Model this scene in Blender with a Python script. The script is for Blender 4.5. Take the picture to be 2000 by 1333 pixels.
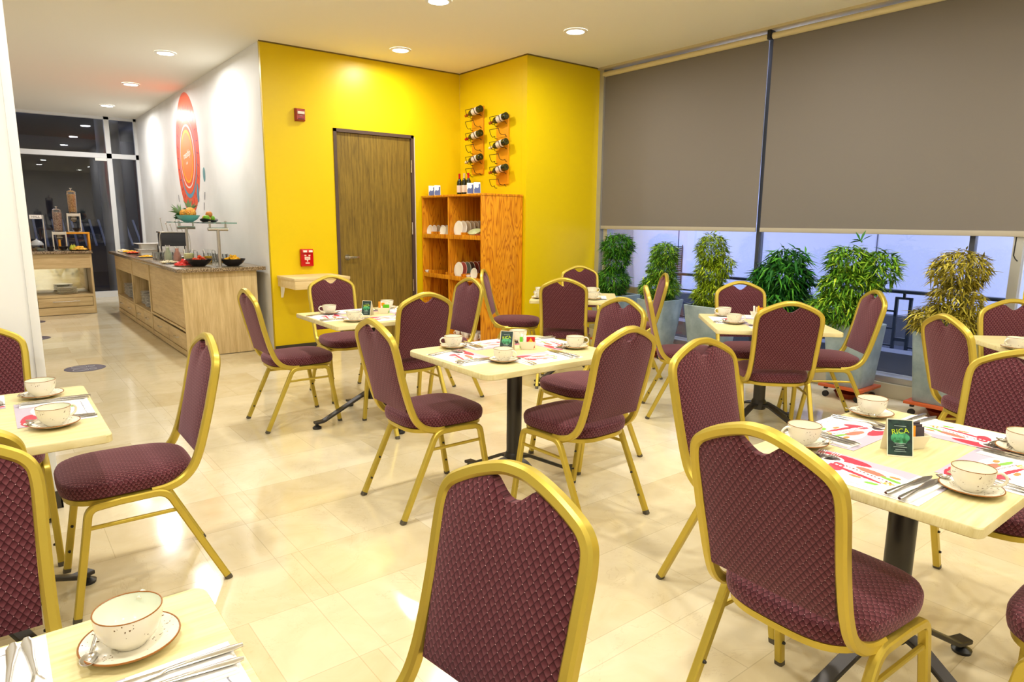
import bpy, bmesh, math, random
from mathutils import Vector, Matrix
R = math.radians
for o in list(bpy.data.objects): bpy.data.objects.remove(o)
scene = bpy.context.scene
col = scene.collection
# ------------------------------------------------------------------ camera
CH = 1.3621
fwd = Vector((math.cos(0.176803)*math.sin(0.664888), math.cos(0.176803)*math.cos(0.664888), -math.sin(0.176803)))
r0 = Vector((math.cos(0.664888), -math.sin(0.664888), 0)); u0 = r0.cross(fwd)
cr, sr = math.cos(0.008483), math.sin(0.008483)
right = cr*r0 + sr*u0; up = -sr*r0 + cr*u0
cam_d = bpy.data.cameras.new('camera'); cam = bpy.data.objects.new('camera', cam_d); col.objects.link(cam)
cam.matrix_world = Matrix(((right.x, up.x, -fwd.x, 0), (right.y, up.y, -fwd.y, 0), (right.z, up.z, -fwd.z, CH), (0, 0, 0, 1)))
cam_d.sensor_width = 36; cam_d.lens = 1301.06*36/2000; cam_d.clip_start = 0.02; cam_d.clip_end = 100
scene.camera = cam
# ------------------------------------------------------------------ world and exposure
w = bpy.data.worlds.new('night'); scene.world = w; w.use_nodes = True
w.node_tree.nodes['Background'].inputs[0].default_value = (0.10, 0.12, 0.20, 1)
w.node_tree.nodes['Background'].inputs[1].default_value = 0.12
scene.view_settings.view_transform = 'Standard'; scene.view_settings.look = 'None'
scene.view_settings.gamma = 1; scene.view_settings.exposure = 0.12
scene.view_settings.use_curve_mapping = False
# ------------------------------------------------------------------ lights of the place
HC = 3.075
LAMPS_SEEN = [(1.68, 8.05), (1.68, 10.15), (1.68, 12.27), (3.51, 6.35), (4.41, 4.73), (3.0, 4.80)]
LAMPS_MORE = [(1.60, 4.80), (1.60, 2.7), (3.0, 2.7), (4.41, 2.7), (1.60, 0.6), (3.0, 0.6), (4.41, 0.6), (0.2, 2.7), (0.2, 0.6),
              (-1.2, 1.6), (-1.2, -0.6), (0.9, -1.4), (2.9, -1.4), (4.6, -1.4)]
def disc_light(name, x, y, z, power, size, color, spread=150):
    l = bpy.data.lights.new(name, 'AREA'); l.shape = 'DISK'; l.size = size; l.energy = power; l.color = color; l.spread = R(spread)
    o = bpy.data.objects.new(name, l); col.objects.link(o); o.location = (x, y, z); return o
WARM = (1.0, 0.955, 0.86); COOL = (1.0, 0.985, 0.96)
for x, y in LAMPS_SEEN + LAMPS_MORE:
    disc_light('downlight_lamp', x, y, HC-0.022, 19 if y < 7 else 27, 0.15, WARM if y < 7 else COOL, 175)
# terrace lamps outside the window wash the pale screen wall
for i, (y, p) in enumerate([(0.6, 420), (6.6, 380), (3.6, 150)]):
    l = bpy.data.lights.new('terrace_lamp', 'AREA'); l.size = 0.5; l.energy = p; l.color = (0.72, 0.78, 1.0)
    o = bpy.data.objects.new('terrace_lamp', l); col.objects.link(o); o.location = (6.6, y, 3.3)
    o.rotation_euler = (0, R(28), 0)

# ------------------------------------------------------------------ helpers
def tag(o, label=None, cat=None, group=None, kind=None):
    if label: o['label'] = label
    if cat: o['category'] = cat
    if group: o['group'] = group
    if kind: o['kind'] = kind
    return o
def empty(name, loc=(0, 0, 0), rz=0.0):
    o = bpy.data.objects.new(name, None); col.objects.link(o); o.location = loc; o.rotation_euler = (0, 0, rz)
    o.empty_display_size = 0.05; return o
def children(o): return [c for c in col.objects if c.parent is o]
KIDS = {}
def link_child(o, parent):
    if parent is not None:
        o.parent = parent; KIDS.setdefault(parent.name, []).append(o)
def copy_tree(o, parent=None):
    c = o.copy(); col.objects.link(c)
    for k in ('label', 'category', 'group'):
        if parent is None and k in c.keys(): del c[k]
    if parent is not None: link_child(c, parent)
    for ch in list(KIDS.get(o.name, [])): copy_tree(ch, c)
    return c
def sm(p0, n=8):
    """Catmull-Rom through points, n samples per span"""
    P = [Vector(p) for p in p0]; out = []
    for i in range(len(P)-1):
        a = P[max(i-1, 0)]; b = P[i]; c = P[i+1]; d = P[min(i+2, len(P)-1)]
        for k in range(n):
            t = k/n
            out.append(0.5*((2*b)+(c-a)*t+(2*a-5*b+4*c-d)*t*t+(3*b-a-3*c+d)*t**3))
    out.append(P[-1]); return out
def fillet(pts, r, n=6):
    """polyline with its inner corners rounded by radius r"""
    P = [Vector(p) for p in pts]; out = [P[0]]
    rr = r if isinstance(r, (list, tuple)) else [r]*(len(P)-2)
    for i in range(1, len(P)-1):
        a, b, c = P[i-1], P[i], P[i+1]; d1 = (a-b).normalized(); d2 = (c-b).normalized()
        ang = d1.angle(d2); t = min(rr[i-1]/math.tan(ang/2), (a-b).length*.49, (c-b).length*.49)
        p, q = b+d1*t, b+d2*t
        for k in range(n+1):
            s = k/n; out.append((1-s)**2*p+2*s*(1-s)*b+s*s*q)
    out.append(P[-1]); return out
class MB:
    def __init__(s): s.bm = bmesh.new(); s.uv = None
    def face(s, vs, uvs=None, mi=0):
        try: f = s.bm.faces.new(vs)
        except ValueError: return None
        f.smooth = True; f.material_index = mi
        if uvs:
            if s.uv is None: s.uv = s.bm.loops.layers.uv.new('UVMap')
            for l, q in zip(f.loops, uvs): l[s.uv].uv = q
        return f
    def v(s, p): return s.bm.verts.new(p)
    def box(s, x0, x1, y0, y1, z0, z1, bev=0.0, mi=0, M=None):
        if x1 < x0: x0, x1 = x1, x0
        if y1 < y0: y0, y1 = y1, y0
        if z1 < z0: z0, z1 = z1, z0
        before = set(s.bm.verts) if bev else None
        V = [s.v((x, y, z)) for x in (x0, x1) for y in (y0, y1) for z in (z0, z1)]
        F = [s.face([V[i] for i in q], mi=mi) for q in ((0, 1, 3, 2), (4, 6, 7, 5), (0, 4, 5, 1), (2, 3, 7, 6), (0, 2, 6, 4), (1, 5, 7, 3))]
        if bev:
            bev = min(bev, .45*min(x1-x0, y1-y0, z1-z0))
            E = list({e for f in F for e in f.edges})
            bmesh.ops.bevel(s.bm, geom=E, offset=bev, segments=2, affect='EDGES', profile=.6)
        if M is not None:
            vs = [v for v in s.bm.verts if before is None or v not in before] if bev else V
            for v in vs: v.co = M @ v.co
        return s
    def prism(s, poly, z0, z1, mi=0, M=None):
        a = [s.v((p[0], p[1], z0)) for p in poly]; b = [s.v((p[0], p[1], z1)) for p in poly]
        s.face(a[::-1], mi=mi); s.face(b, mi=mi); n = len(poly)
        for i in range(n): s.face([a[i], a[(i+1) % n], b[(i+1) % n], b[i]], mi=mi)
        if M is not None:
            for v in a+b: v.co = M @ v.co
        return s
    def ring_loft(s, rings, cap0=True, cap1=True, closed=True, mi=0, uvf=None):
        VR = [[s.v(p) for p in r] for r in rings]; n = len(VR[0])
        for i in range(len(VR)-1):
            for j in range(n if closed else n-1):
                k = (j+1) % n
                s.face([VR[i][j], VR[i][k], VR[i+1][k], VR[i+1][j]], mi=mi)
        if cap0: s.face(VR[0][::-1], mi=mi)
        if cap1: s.face(VR[-1], mi=mi)
        return s
    def lathe(s, prof, c=(0, 0, 0), seg=24, mi=0, M=None, cap0=False, cap1=False):
        rings = []
        for r, z in prof:
            ring = []
            for k in range(seg):
                a = 2*math.pi*k/seg; p = Vector((c[0]+r*math.cos(a), c[1]+r*math.sin(a), c[2]+z))
                ring.append(M @ p if M is not None else p)
            rings.append(ring)
        return s.ring_loft(rings, cap0, cap1, True, mi)
    def cyl(s, p0, p1, r0, r1=None, seg=12, mi=0):
        p0, p1 = Vector(p0), Vector(p1); r1 = r0 if r1 is None else r1
        t = (p1-p0).normalized(); a = t.orthogonal().normalized(); b = t.cross(a)
        rings = [[p+(a*math.cos(2*math.pi*k/seg)+b*math.sin(2*math.pi*k/seg))*r for k in range(seg)] for p, r in ((p0, r0), (p1, r1))]
        return s.ring_loft(rings, True, True, True, mi)
    def tube(s, pts, r, seg=8, mi=0, caps=True):
        P = [Vector(p) for p in pts]; rings = []; a = None
        for i, p in enumerate(P):
            t = (P[min(i+1, len(P)-1)]-P[max(i-1, 0)]).normalized()
            a = t.orthogonal().normalized() if a is None else (a-t*a.dot(t)).normalized()
            b = t.cross(a); rad = r[i] if isinstance(r, (list, tuple)) else r
            rings.append([p+(a*math.cos(2*math.pi*k/seg)+b*math.sin(2*math.pi*k/seg))*rad for k in range(seg)])
        return s.ring_loft(rings, caps, caps, True, mi)
    def bar(s, pts, w, d, normals, ch=0.004, mi=0, caps=True):
        """rounded rectangular section; normals = depth direction per point (or one vector)"""
        P = [Vector(p) for p in pts]; rings = []
        for i, p in enumerate(P):
            t = (P[min(i+1, len(P)-1)]-P[max(i-1, 0)]).normalized()
            n = Vector(normals[i] if isinstance(normals, list) else normals); n = (n-t*n.dot(t)).normalized(); b = t.cross(n)
            hw, hd = w/2, d/2; c = ch
            q = [(-hw+c, -hd), (hw-c, -hd), (hw, -hd+c), (hw, hd-c), (hw-c, hd), (-hw+c, hd), (-hw, hd-c), (-hw, -hd+c)]
            rings.append([p+b*x+n*y for x, y in q])
        return s.ring_loft(rings, caps, caps, True, mi)
    def ball(s, c, r, seg=14, mi=0, sq=(1, 1, 1), M=None):
        n = max(6, seg//2)
        rings = []
        for i in range(1, n):
            th = math.pi*i/n
            ring = [Vector((c[0]+r*sq[0]*math.sin(th)*math.cos(2*math.pi*k/seg), c[1]+r*sq[1]*math.sin(th)*math.sin(2*math.pi*k/seg), c[2]-r*sq[2]*math.cos(th))) for k in range(seg)]
            rings.append([M @ p for p in ring] if M is not None else ring)
        VR = [[s.v(p) for p in q] for q in rings]
        b = Vector((c[0], c[1], c[2]-r*sq[2])); t = Vector((c[0], c[1], c[2]+r*sq[2]))
        if M is not None: b, t = M @ b, M @ t
        vb, vt = s.v(b), s.v(t)
        for i in range(len(VR)-1):
            for j in range(seg): s.face([VR[i][j], VR[i][(j+1) % seg], VR[i+1][(j+1) % seg], VR[i+1][j]], mi=mi)
        for j in range(seg):
            s.face([vb, VR[0][(j+1) % seg], VR[0][j]], mi=mi); s.face([vt, VR[-1][j], VR[-1][(j+1) % seg]], mi=mi)
        return s
    def build(s, name, mats, parent=None, ang=35, loc=None, recalc=True):
        if recalc: bmesh.ops.recalc_face_normals(s.bm, faces=s.bm.faces)
        me = bpy.data.meshes.new(name); s.bm.to_mesh(me); s.bm.free()
        for m in (mats if isinstance(mats, (list, tuple)) else [mats]): me.materials.append(m)
        me.set_sharp_from_angle(angle=R(ang))
        o = bpy.data.objects.new(name, me); col.objects.link(o); link_child(o, parent)
        if loc is not None: o.location = loc
        return o
def struct(name, mb, m, **k): return tag(mb.build(name, m, **k), kind='structure')

# ------------------------------------------------------------------ materials
def sc(v): return v/12.92 if v <= .04045 else ((v+.055)/1.055)**2.4
def rgb(r, g, b): return (sc(r/255), sc(g/255), sc(b/255), 1)
def mat(name, color, rough=.5, metal=0., spec=.5, emit=None, es=0., trans=0., sheen=0., coat=0., ior=1.45, alpha=1.):
    m = bpy.data.materials.new(name); m.use_nodes = True; b = m.node_tree.nodes['Principled BSDF']
    b.inputs['Base Color'].default_value = color; b.inputs['Roughness'].default_value = rough; b.inputs['Metallic'].default_value = metal
    b.inputs['Specular IOR Level'].default_value = spec; b.inputs['IOR'].default_value = ior
    b.inputs['Transmission Weight'].default_value = trans; b.inputs['Sheen Weight'].default_value = sheen
    b.inputs['Coat Weight'].default_value = coat; b.inputs['Alpha'].default_value = alpha
    if emit: b.inputs['Emission Color'].default_value = emit; b.inputs['Emission Strength'].default_value = es
    return m
class NT:
    def __init__(s, m): s.t = m.node_tree; s.n = s.t.nodes; s.l = s.t.links; s.b = s.n['Principled BSDF']
    def node(s, ty, **k):
        n = s.n.new(ty)
        for a, b in k.items(): setattr(n, a, b)
        return n
    def con(s, a, b): s.l.new(a, b)
    def m(s, op, a, b=None, c=None, clamp=False):
        n = s.n.new('ShaderNodeMath'); n.operation = op; n.use_clamp = clamp
        for i, q in enumerate((a, b, c)):
            if q is None: continue
            if isinstance(q, (int, float)): n.inputs[i].default_value = q
            else: s.l.new(q, n.inputs[i])
        return n.outputs[0]
    def mix(s, f, a, b):
        n = s.n.new('ShaderNodeMix'); n.data_type = 'RGBA'
        for sock, q in ((n.inputs['Factor'], f), (n.inputs['A'], a), (n.inputs['B'], b)):
            sock = sock if not isinstance(sock, str) else sock
        F = n.inputs[0]; A = n.inputs[6]; B = n.inputs[7]
        for sock, q in ((F, f), (A, a), (B, b)):
            if isinstance(q, (int, float, tuple)): sock.default_value = q
            else: s.l.new(q, sock)
        return n.outputs[2]
    def ramp(s, f, stops):
        n = s.n.new('ShaderNodeValToRGB'); e = n.color_ramp.elements
        while len(e) > 1: e.remove(e[-1])
        e[0].position, e[0].color = stops[0]
        for p, c in stops[1:]: q = e.new(p); q.color = c
        s.l.new(f, n.inputs[0]); return n.outputs[0]
    def coord(s, kind='Object', scale=(1, 1, 1), loc=(0, 0, 0), rot=(0, 0, 0)):
        t = s.n.new('ShaderNodeTexCoord'); mp = s.n.new('ShaderNodeMapping'); mp.inputs['Scale'].default_value = scale
        mp.inputs['Location'].default_value = loc; mp.inputs['Rotation'].default_value = rot
        s.l.new(t.outputs[kind], mp.inputs[0]); return mp.outputs[0]
    def pos(s):
        return s.n.new('ShaderNodeNewGeometry').outputs['Position']
    def xyz(s, v):
        n = s.n.new('ShaderNodeSeparateXYZ'); s.l.new(v, n.inputs[0]); return n.outputs
    def noise(s, v, scale=5, detail=3, rough=.5, dist=0.):
        n = s.n.new('ShaderNodeTexNoise'); s.l.new(v, n.inputs['Vector']); n.inputs['Scale'].default_value = scale
        n.inputs['Detail'].default_value = detail; n.inputs['Roughness'].default_value = rough; n.inputs['Distortion'].default_value = dist
        return n.outputs['Fac']
    def bump(s, h, strength=.2, dist=.01):
        n = s.n.new('ShaderNodeBump'); n.inputs['Strength'].default_value = strength; n.inputs['Distance'].default_value = dist
        s.l.new(h, n.inputs['Height']); s.l.new(n.outputs[0], s.b.inputs['Normal'])

def wood(name, c0, c1, axis='Z', scale=1., rough=.45, grain=14., coat=0.):
    m = mat(name, c0, rough, coat=coat); t = NT(m)
    sv = {'Z': (grain, grain, 1.0), 'X': (1.0, grain, grain), 'Y': (grain, 1.0, grain)}[axis]
    v = t.coord('Object', scale=tuple(q*scale for q in sv))
    a = t.noise(v, 1.6, 5, .6, .6); b = t.noise(t.coord('Object', scale=tuple(q*scale*4 for q in sv)), 2, 3)
    f = t.m('MULTIPLY_ADD', b, .35, t.m('MULTIPLY', a, .8))
    t.con(t.ramp(f, [(.35, c0), (.7, c1)]), t.b.inputs['Base Color']); return m

M = {}
M['ceiling'] = mat('ceiling_paint', rgb(244, 240, 228), .85, spec=.2)
M['white_wall'] = mat('white_paint', rgb(236, 235, 232), .55, spec=.3)
M['column'] = mat('column_paint', rgb(232, 234, 236), .6)
# yellow satin paint
M['yellow'] = mat('yellow_paint', (.80, .585, .002, 1), .36, spec=.45)
t = NT(M['yellow']); t.bump(t.noise(t.pos(), 240, 2), .04, .002)
t = NT(M['white_wall']); t.bump(t.noise(t.pos(), 160, 2), .05, .002)
f = t.noise(t.pos(), 1.3, 4); t.con(t.ramp(f, [(.3, rgb(226, 225, 221)), (.6, rgb(240, 239, 236))]), t.b.inputs['Base Color'])
# polished marble floor with tile joints
m = mat('marble_floor', (.6, .52, .36, 1), .09, spec=.6); M['floor'] = m; t = NT(m)
P = t.pos(); X, Y, Z = t.xyz(P)
def dist_mod(a, off, pitch):
    q = t.m('FRACT', t.m('DIVIDE', t.m('SUBTRACT', a, off), pitch)); return t.m('MULTIPLY', t.m('MINIMUM', q, t.m('SUBTRACT', 1., q)), pitch)
dy = dist_mod(Y, 1.40, .3925)
row = t.m('FLOOR', t.m('DIVIDE', t.m('SUBTRACT', Y, 1.40), .3925))
odd = t.m('MULTIPLY', t.m('FRACT', t.m('MULTIPLY', row, .5)), .58)
dx = dist_mod(t.m('ADD', X, odd), .866, .58)
strips = [t.m('ABSOLUTE', t.m('SUBTRACT', X, .80)), t.m('ABSOLUTE', t.m('SUBTRACT', X, .90)), t.m('ABSOLUTE', t.m('SUBTRACT', Y, 1.30))]
d = t.m('MINIMUM', dx, dy)
for q in strips: d = t.m('MINIMUM', d, q)
joint = t.m('LESS_THAN', d, .0016)
big = t.noise(P, .9, 4, .55, .4); fine = t.noise(P, 5., 6, .6, 1.2); vein = t.noise(P, 1.8, 6, .62, 1.6)
cell = t.node('ShaderNodeTexWhiteNoise'); cmb = t.node('ShaderNodeCombineXYZ')
t.con(row, cmb.inputs[0]); t.con(t.m('FLOOR', t.m('DIVIDE', t.m('SUBTRACT', t.m('ADD', X, odd), .866), .58)), cmb.inputs[1]); t.con(cmb.outputs[0], cell.inputs['Vector'])
f = t.m('ADD', t.m('MULTIPLY', big, .45), t.m('ADD', t.m('MULTIPLY', fine, .3), t.m('MULTIPLY', cell.outputs['Value'], .22)))
c = t.ramp(f, [(.30, rgb(205, 188, 148)), (.48, rgb(219, 206, 172)), (.70, rgb(232, 222, 196))])
vm = t.m('LESS_THAN', t.m('ABSOLUTE', t.m('SUBTRACT', vein, .5)), .0035)
c = t.mix(t.m('MULTIPLY', vm, .12), c, rgb(150, 120, 70))
c = t.mix(t.m('MULTIPLY', joint, .26), c, rgb(120, 98, 55))
t.con(c, t.b.inputs['Base Color'])
t.con(t.m('ADD', .05, t.m('MULTIPLY', fine, .12)), t.b.inputs['Roughness'])
# fabric: diamond weave with pin dots
def fabric(name, dot=True):
    m = mat(name, (.12, .02, .03, 1), .85, spec=.15, sheen=.35); t = NT(m)
    m.node_tree.nodes['Principled BSDF'].inputs['Sheen Tint'].default_value = (.9, .55, .65, 1)
    uv = t.coord('UV'); U, V, _ = t.xyz(uv)
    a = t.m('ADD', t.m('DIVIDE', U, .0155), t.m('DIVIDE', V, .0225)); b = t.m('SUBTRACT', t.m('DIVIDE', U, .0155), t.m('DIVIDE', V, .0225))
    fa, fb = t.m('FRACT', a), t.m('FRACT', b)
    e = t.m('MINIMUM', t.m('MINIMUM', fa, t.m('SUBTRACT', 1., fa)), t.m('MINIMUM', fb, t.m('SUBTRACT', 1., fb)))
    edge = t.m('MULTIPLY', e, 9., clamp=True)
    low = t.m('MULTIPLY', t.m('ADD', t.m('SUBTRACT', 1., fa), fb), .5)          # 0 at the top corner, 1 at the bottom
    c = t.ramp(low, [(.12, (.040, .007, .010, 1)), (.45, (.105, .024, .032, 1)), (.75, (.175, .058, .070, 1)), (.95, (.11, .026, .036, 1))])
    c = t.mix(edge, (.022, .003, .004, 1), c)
    ia, ib = t.m('FLOOR', t.m('ADD', a, .5)), t.m('FLOOR', t.m('ADD', b, .5))
    da, db = t.m('ABSOLUTE', t.m('SUBTRACT', a, ia)), t.m('ABSOLUTE', t.m('SUBTRACT', b, ib))
    near = t.m('LESS_THAN', t.m('MAXIMUM', da, db), .055)
    par = t.m('LESS_THAN', t.m('FRACT', t.m('MULTIPLY', ia, .5)), .25)
    c = t.mix(t.m('MULTIPLY', near, par), c, (.75, .5, .5, 1))
    t.con(c, t.b.inputs['Base Color']); t.bump(e, .25, .003); return m
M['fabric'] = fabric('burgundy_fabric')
M['gold'] = mat('gold_paint', (.56, .43, .065, 1), .34, metal=.55, spec=.5)
M['gold_end'] = mat('rubber_cap', (.09, .075, .05, 1), .6)
M['black'] = mat('black_plastic', (.012, .012, .013, 1), .4)
M['dark_steel'] = mat('dark_steel', (.055, .052, .052, 1), .38, metal=.75)
M['steel'] = mat('steel', (.62, .60, .57, 1), .22, metal=1.)
M['brushed'] = mat('brushed_steel', (.50, .47, .43, 1), .32, metal=1.)
M['alu'] = mat('aluminium', rgb(196, 196, 192), .35, metal=.6)
M['white_frame'] = mat('white_frame', rgb(226, 228, 230), .4)
m = mat('table_laminate', rgb(226, 214, 166), .34, spec=.5); M['laminate'] = m; t = NT(m)
n = t.noise(t.coord('Object', scale=(2.2, 26, 8)), 2.4, 5, .6, .8)
t.con(t.ramp(n, [(.3, rgb(206, 190, 132)), (.55, rgb(222, 209, 158)), (.8, rgb(232, 222, 180))]), t.b.inputs['Base Color'])
M['oak'] = wood('oak_veneer', rgb(186, 156, 104), rgb(222, 198, 148), 'Z', 1., .5)
M['oak_x'] = wood('oak_veneer_long', rgb(190, 160, 108), rgb(220, 195, 145), 'Y', 1., .5)
M['oak_w'] = wood('oak_veneer_wide', rgb(190, 160, 108), rgb(220, 195, 145), 'X', 1., .5)
M['shelf_wood'] = wood('light_ash', rgb(214, 186, 128), rgb(236, 214, 164), 'X', 1., .5)
m = mat('orange_pine', rgb(214, 128, 20), .38, coat=.15); M['pine'] = m; t = NT(m)
v = t.coord('Object', scale=(7., 7., .9)); g = t.noise(v, 1.1, 2, .5, 1.6)
band = t.m('FRACT', t.m('MULTIPLY', g, 9.)); ring = t.m('ABSOLUTE', t.m('SUBTRACT', band, .5))
c = t.ramp(ring, [(.02, rgb(186, 104, 10)), (.16, rgb(218, 138, 18)), (.5, rgb(234, 160, 30))])
t.con(c, t.b.inputs['Base Color'])
M['door'] = wood('door_veneer', rgb(78, 60, 14), rgb(142, 116, 42), 'Z', 1.6, .5, 22.)
M['door_frame'] = mat('door_frame_brown', rgb(84, 66, 58), .5)
M['plaster'] = mat('raw_plaster', rgb(218, 208, 196), .8)
m = mat('brown_granite', rgb(120, 100, 80), .16, spec=.6); M['granite'] = m; t = NT(m)
n = t.noise(t.coord('Object'), 90, 4, .7); t.con(t.ramp(n, [(.35, rgb(52, 40, 30)), (.5, rgb(134, 112, 84)), (.65, rgb(196, 178, 150))]), t.b.inputs['Base Color'])
M['grey_base'] = mat('dark_skirting', rgb(62, 56, 48), .45)
m = mat('blind_fabric', rgb(124, 118, 112), .9, spec=.1); M['blind'] = m; t = NT(m)
t.bump(t.noise(t.coord('Object', scale=(300, 300, 300)), 2, 2), .1, .002)
M['blind_bar'] = mat('blind_bar', rgb(176, 168, 152), .5)
M['tube'] = mat('blind_tube', rgb(222, 208, 166), .45)
m = mat('concrete_glaze', rgb(158, 178, 186), .4, spec=.4); M['pot'] = m; t = NT(m)
n = t.noise(t.coord('Object'), 7, 5, .6); t.con(t.ramp(n, [(.3, rgb(132, 152, 164)), (.6, rgb(164, 184, 192)), (.85, rgb(184, 198, 200))]), t.b.inputs['Base Color'])
M['soil'] = mat('soil', rgb(46, 34, 24), .9)
M['terracotta'] = mat('terracotta', rgb(150, 62, 30), .6)
M['dolly'] = mat('dolly_wood', rgb(196, 92, 44), .55)
def leafmat(name, cs):
    m = mat(name, cs[1], .5, spec=.35); t = NT(m); at = t.node('ShaderNodeAttribute'); at.attribute_name = 'tint'
    t.con(t.ramp(at.outputs['Fac'], [(0., cs[0]), (.5, cs[1]), (1., cs[2])]), t.b.inputs['Base Color'])
    t.b.inputs['Subsurface Weight'].default_value = 0.; t.b.inputs['Transmission Weight'].default_value = 0.; return m
M['leaf_green'] = leafmat('bamboo_green', [rgb(22, 70, 16), rgb(62, 130, 26), rgb(120, 180, 40)])
M['leaf_lime'] = leafmat('bamboo_lime', [rgb(70, 100, 12), rgb(140, 170, 20), rgb(200, 215, 50)])
M['leaf_deep'] = leafmat('bamboo_deep', [rgb(12, 56, 18), rgb(34, 104, 30), rgb(110, 190, 50)])
M['leaf_mix'] = leafmat('bamboo_mixed', [rgb(40, 90, 20), rgb(104, 160, 36), rgb(190, 215, 60)])
M['leaf_dry'] = leafmat('bamboo_dry', [rgb(96, 88, 20), rgb(170, 156, 44), rgb(222, 208, 96)])
M['cane'] = mat('cane', rgb(150, 150, 60), .5)
M['bark'] = mat('pale_cane', rgb(200, 180, 130), .6)
m = mat('speckled_stoneware', rgb(232, 226, 208), .18, spec=.55); M['ware'] = m; t = NT(m)
n = t.noise(t.coord('Object'), 190, 2, .5); n2 = t.noise(t.coord('Object'), 26, 2, .5)
t.con(t.mix(t.m('MULTIPLY', t.m('GREATER_THAN', n, .66), t.m('GREATER_THAN', n2, .52)), rgb(236, 230, 212), rgb(110, 84, 50)), t.b.inputs['Base Color'])
M['ware_in'] = mat('pale_glaze', rgb(226, 230, 212), .12, spec=.6)
m = mat('white_stoneware', rgb(238, 232, 222), .16, spec=.55); M['ware_white'] = m; t = NT(m)
n = t.noise(t.coord('Object'), 130, 2, .5); t.con(t.mix(t.m('GREATER_THAN', n, .71), rgb(240, 234, 224), rgb(150, 130, 110)), t.b.inputs['Base Color'])
M['rim'] = mat('brown_rim', rgb(146, 92, 34), .3)
M['porcelain'] = mat('white_porcelain', rgb(240, 238, 232), .16)
M['cream_plastic'] = mat('cream_melamine', rgb(236, 228, 206), .3)
M['paper'] = mat('white_paper', rgb(244, 242, 238), .7)
M['card'] = mat('cream_card', rgb(236, 228, 204), .6)
M['bottle'] = mat('dark_bottle_glass', (.010, .016, .008, 1), .07, spec=.7)
M['label'] = mat('wine_label', rgb(226, 214, 204), .6)
M['foil_red'] = mat('red_foil', rgb(190, 20, 24), .35)
M['foil_amber'] = mat('amber_foil', rgb(170, 86, 20), .35)
M['foil_white'] = mat('pale_foil', rgb(222, 206, 160), .4)
M['iron'] = mat('black_iron', (.03, .014, .008, 1), .5, metal=.4)
M['red'] = mat('alarm_red', rgb(196, 6, 16), .28)
M['faded_red'] = mat('faded_red', rgb(168, 66, 62), .35)
M['clear'] = mat('clear_plastic', (.95, .95, .95, 1), .05, trans=1., ior=1.2)
def glass(name, tint=(1, 1, 1, 1), refl=(.9, .92, 1, 1), k=1.0, rough=0.):
    m = bpy.data.materials.new(name); m.use_nodes = True; nt = m.node_tree; nt.nodes.clear()
    out = nt.nodes.new('ShaderNodeOutputMaterial'); mx = nt.nodes.new('ShaderNodeMixShader'); tr = nt.nodes.new('ShaderNodeBsdfTransparent')
    gl = nt.nodes.new('ShaderNodeBsdfGlossy'); fr = nt.nodes.new('ShaderNodeFresnel'); fr.inputs[0].default_value = 1.5
    mu = nt.nodes.new('ShaderNodeMath'); mu.operation = 'MULTIPLY'; mu.inputs[1].default_value = k; mu.use_clamp = True
    tr.inputs[0].default_value = tint; gl.inputs[0].default_value = refl; gl.inputs['Roughness'].default_value = rough
    nt.links.new(fr.outputs[0], mu.inputs[0]); nt.links.new(mu.outputs[0], mx.inputs[0]); nt.links.new(tr.outputs[0], mx.inputs[1])
    nt.links.new(gl.outputs[0], mx.inputs[2]); nt.links.new(mx.outputs[0], out.inputs[0]); return m
M['glass'] = glass('window_glass', (.96, .97, 1, 1), k=.8)
M['tumbler'] = glass('tumbler_glass', (.93, .95, .96, 1), (1, 1, 1, 1), 2.2)
M['green_glass'] = glass('green_shelf_glass', (.55, .74, .68, 1), (.8, .95, .9, 1), 1.6)
M['smoke'] = glass('acrylic_hopper', (.86, .86, .84, 1), (1, 1, 1, 1), 2.)
M['lamp_on'] = mat('lamp_diffuser', (1, 1, 1, 1), .5, emit=(1, .97, .92, 1), es=14.)
M['mirror'] = mat('mirror', (.86, .88, .80, 1), .04, metal=1.)
M['screen_wall'] = mat('lavender_screen', rgb(168, 180, 224), .35, spec=.6)
M['outdoor_dark'] = mat('outdoor_dark', rgb(44, 50, 66), .6)
M['outdoor_floor'] = mat('outdoor_paving', rgb(52, 58, 78), .25)
M['rail'] = mat('railing_paint', rgb(20, 30, 48), .35)
M['night_wall'] = mat('night_wall', rgb(70, 74, 86), .7)
M['night_col'] = mat('grey_round_column', rgb(150, 152, 152), .6)
M['night_red'] = mat('dark_red_banner', rgb(96, 30, 44), .7)
M['slat'] = mat('pale_slat', rgb(150, 160, 190), .5)
def flat(name, c, rough=.5): M[name] = mat(name, c, rough); return M[name]

# ------------------------------------------------------------------ room shell
struct('floor', MB().box(-3.4, 6.0, -3.4, 14.0, -.06, 0), M['floor'])
struct('ceiling', MB().box(-3.4, 6.0, -3.4, 14.0, HC, HC+.1), M['ceiling'])
struct('wall_left', MB().box(-3.2, .122, 3.69, 3.90, 0, HC), M['column'])
struct('trim_1', MB().box(.122, .158, 3.682, 3.905, 0, HC, .003), M['column'])
struct('baseboard_left', MB().box(-3.2, .163, 3.674, 3.682, 0, .085).box(.158, .166, 3.674, 3.905, 0, .085), M['grey_base'])
struct('wall_corridor', MB().box(-1.0, -.9, 3.9, 13.65, 0, HC), M['white_wall'])
struct('wall_white', MB().box(2.28, 2.36, 6.955, 13.75, 0, HC), M['white_wall'])
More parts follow.
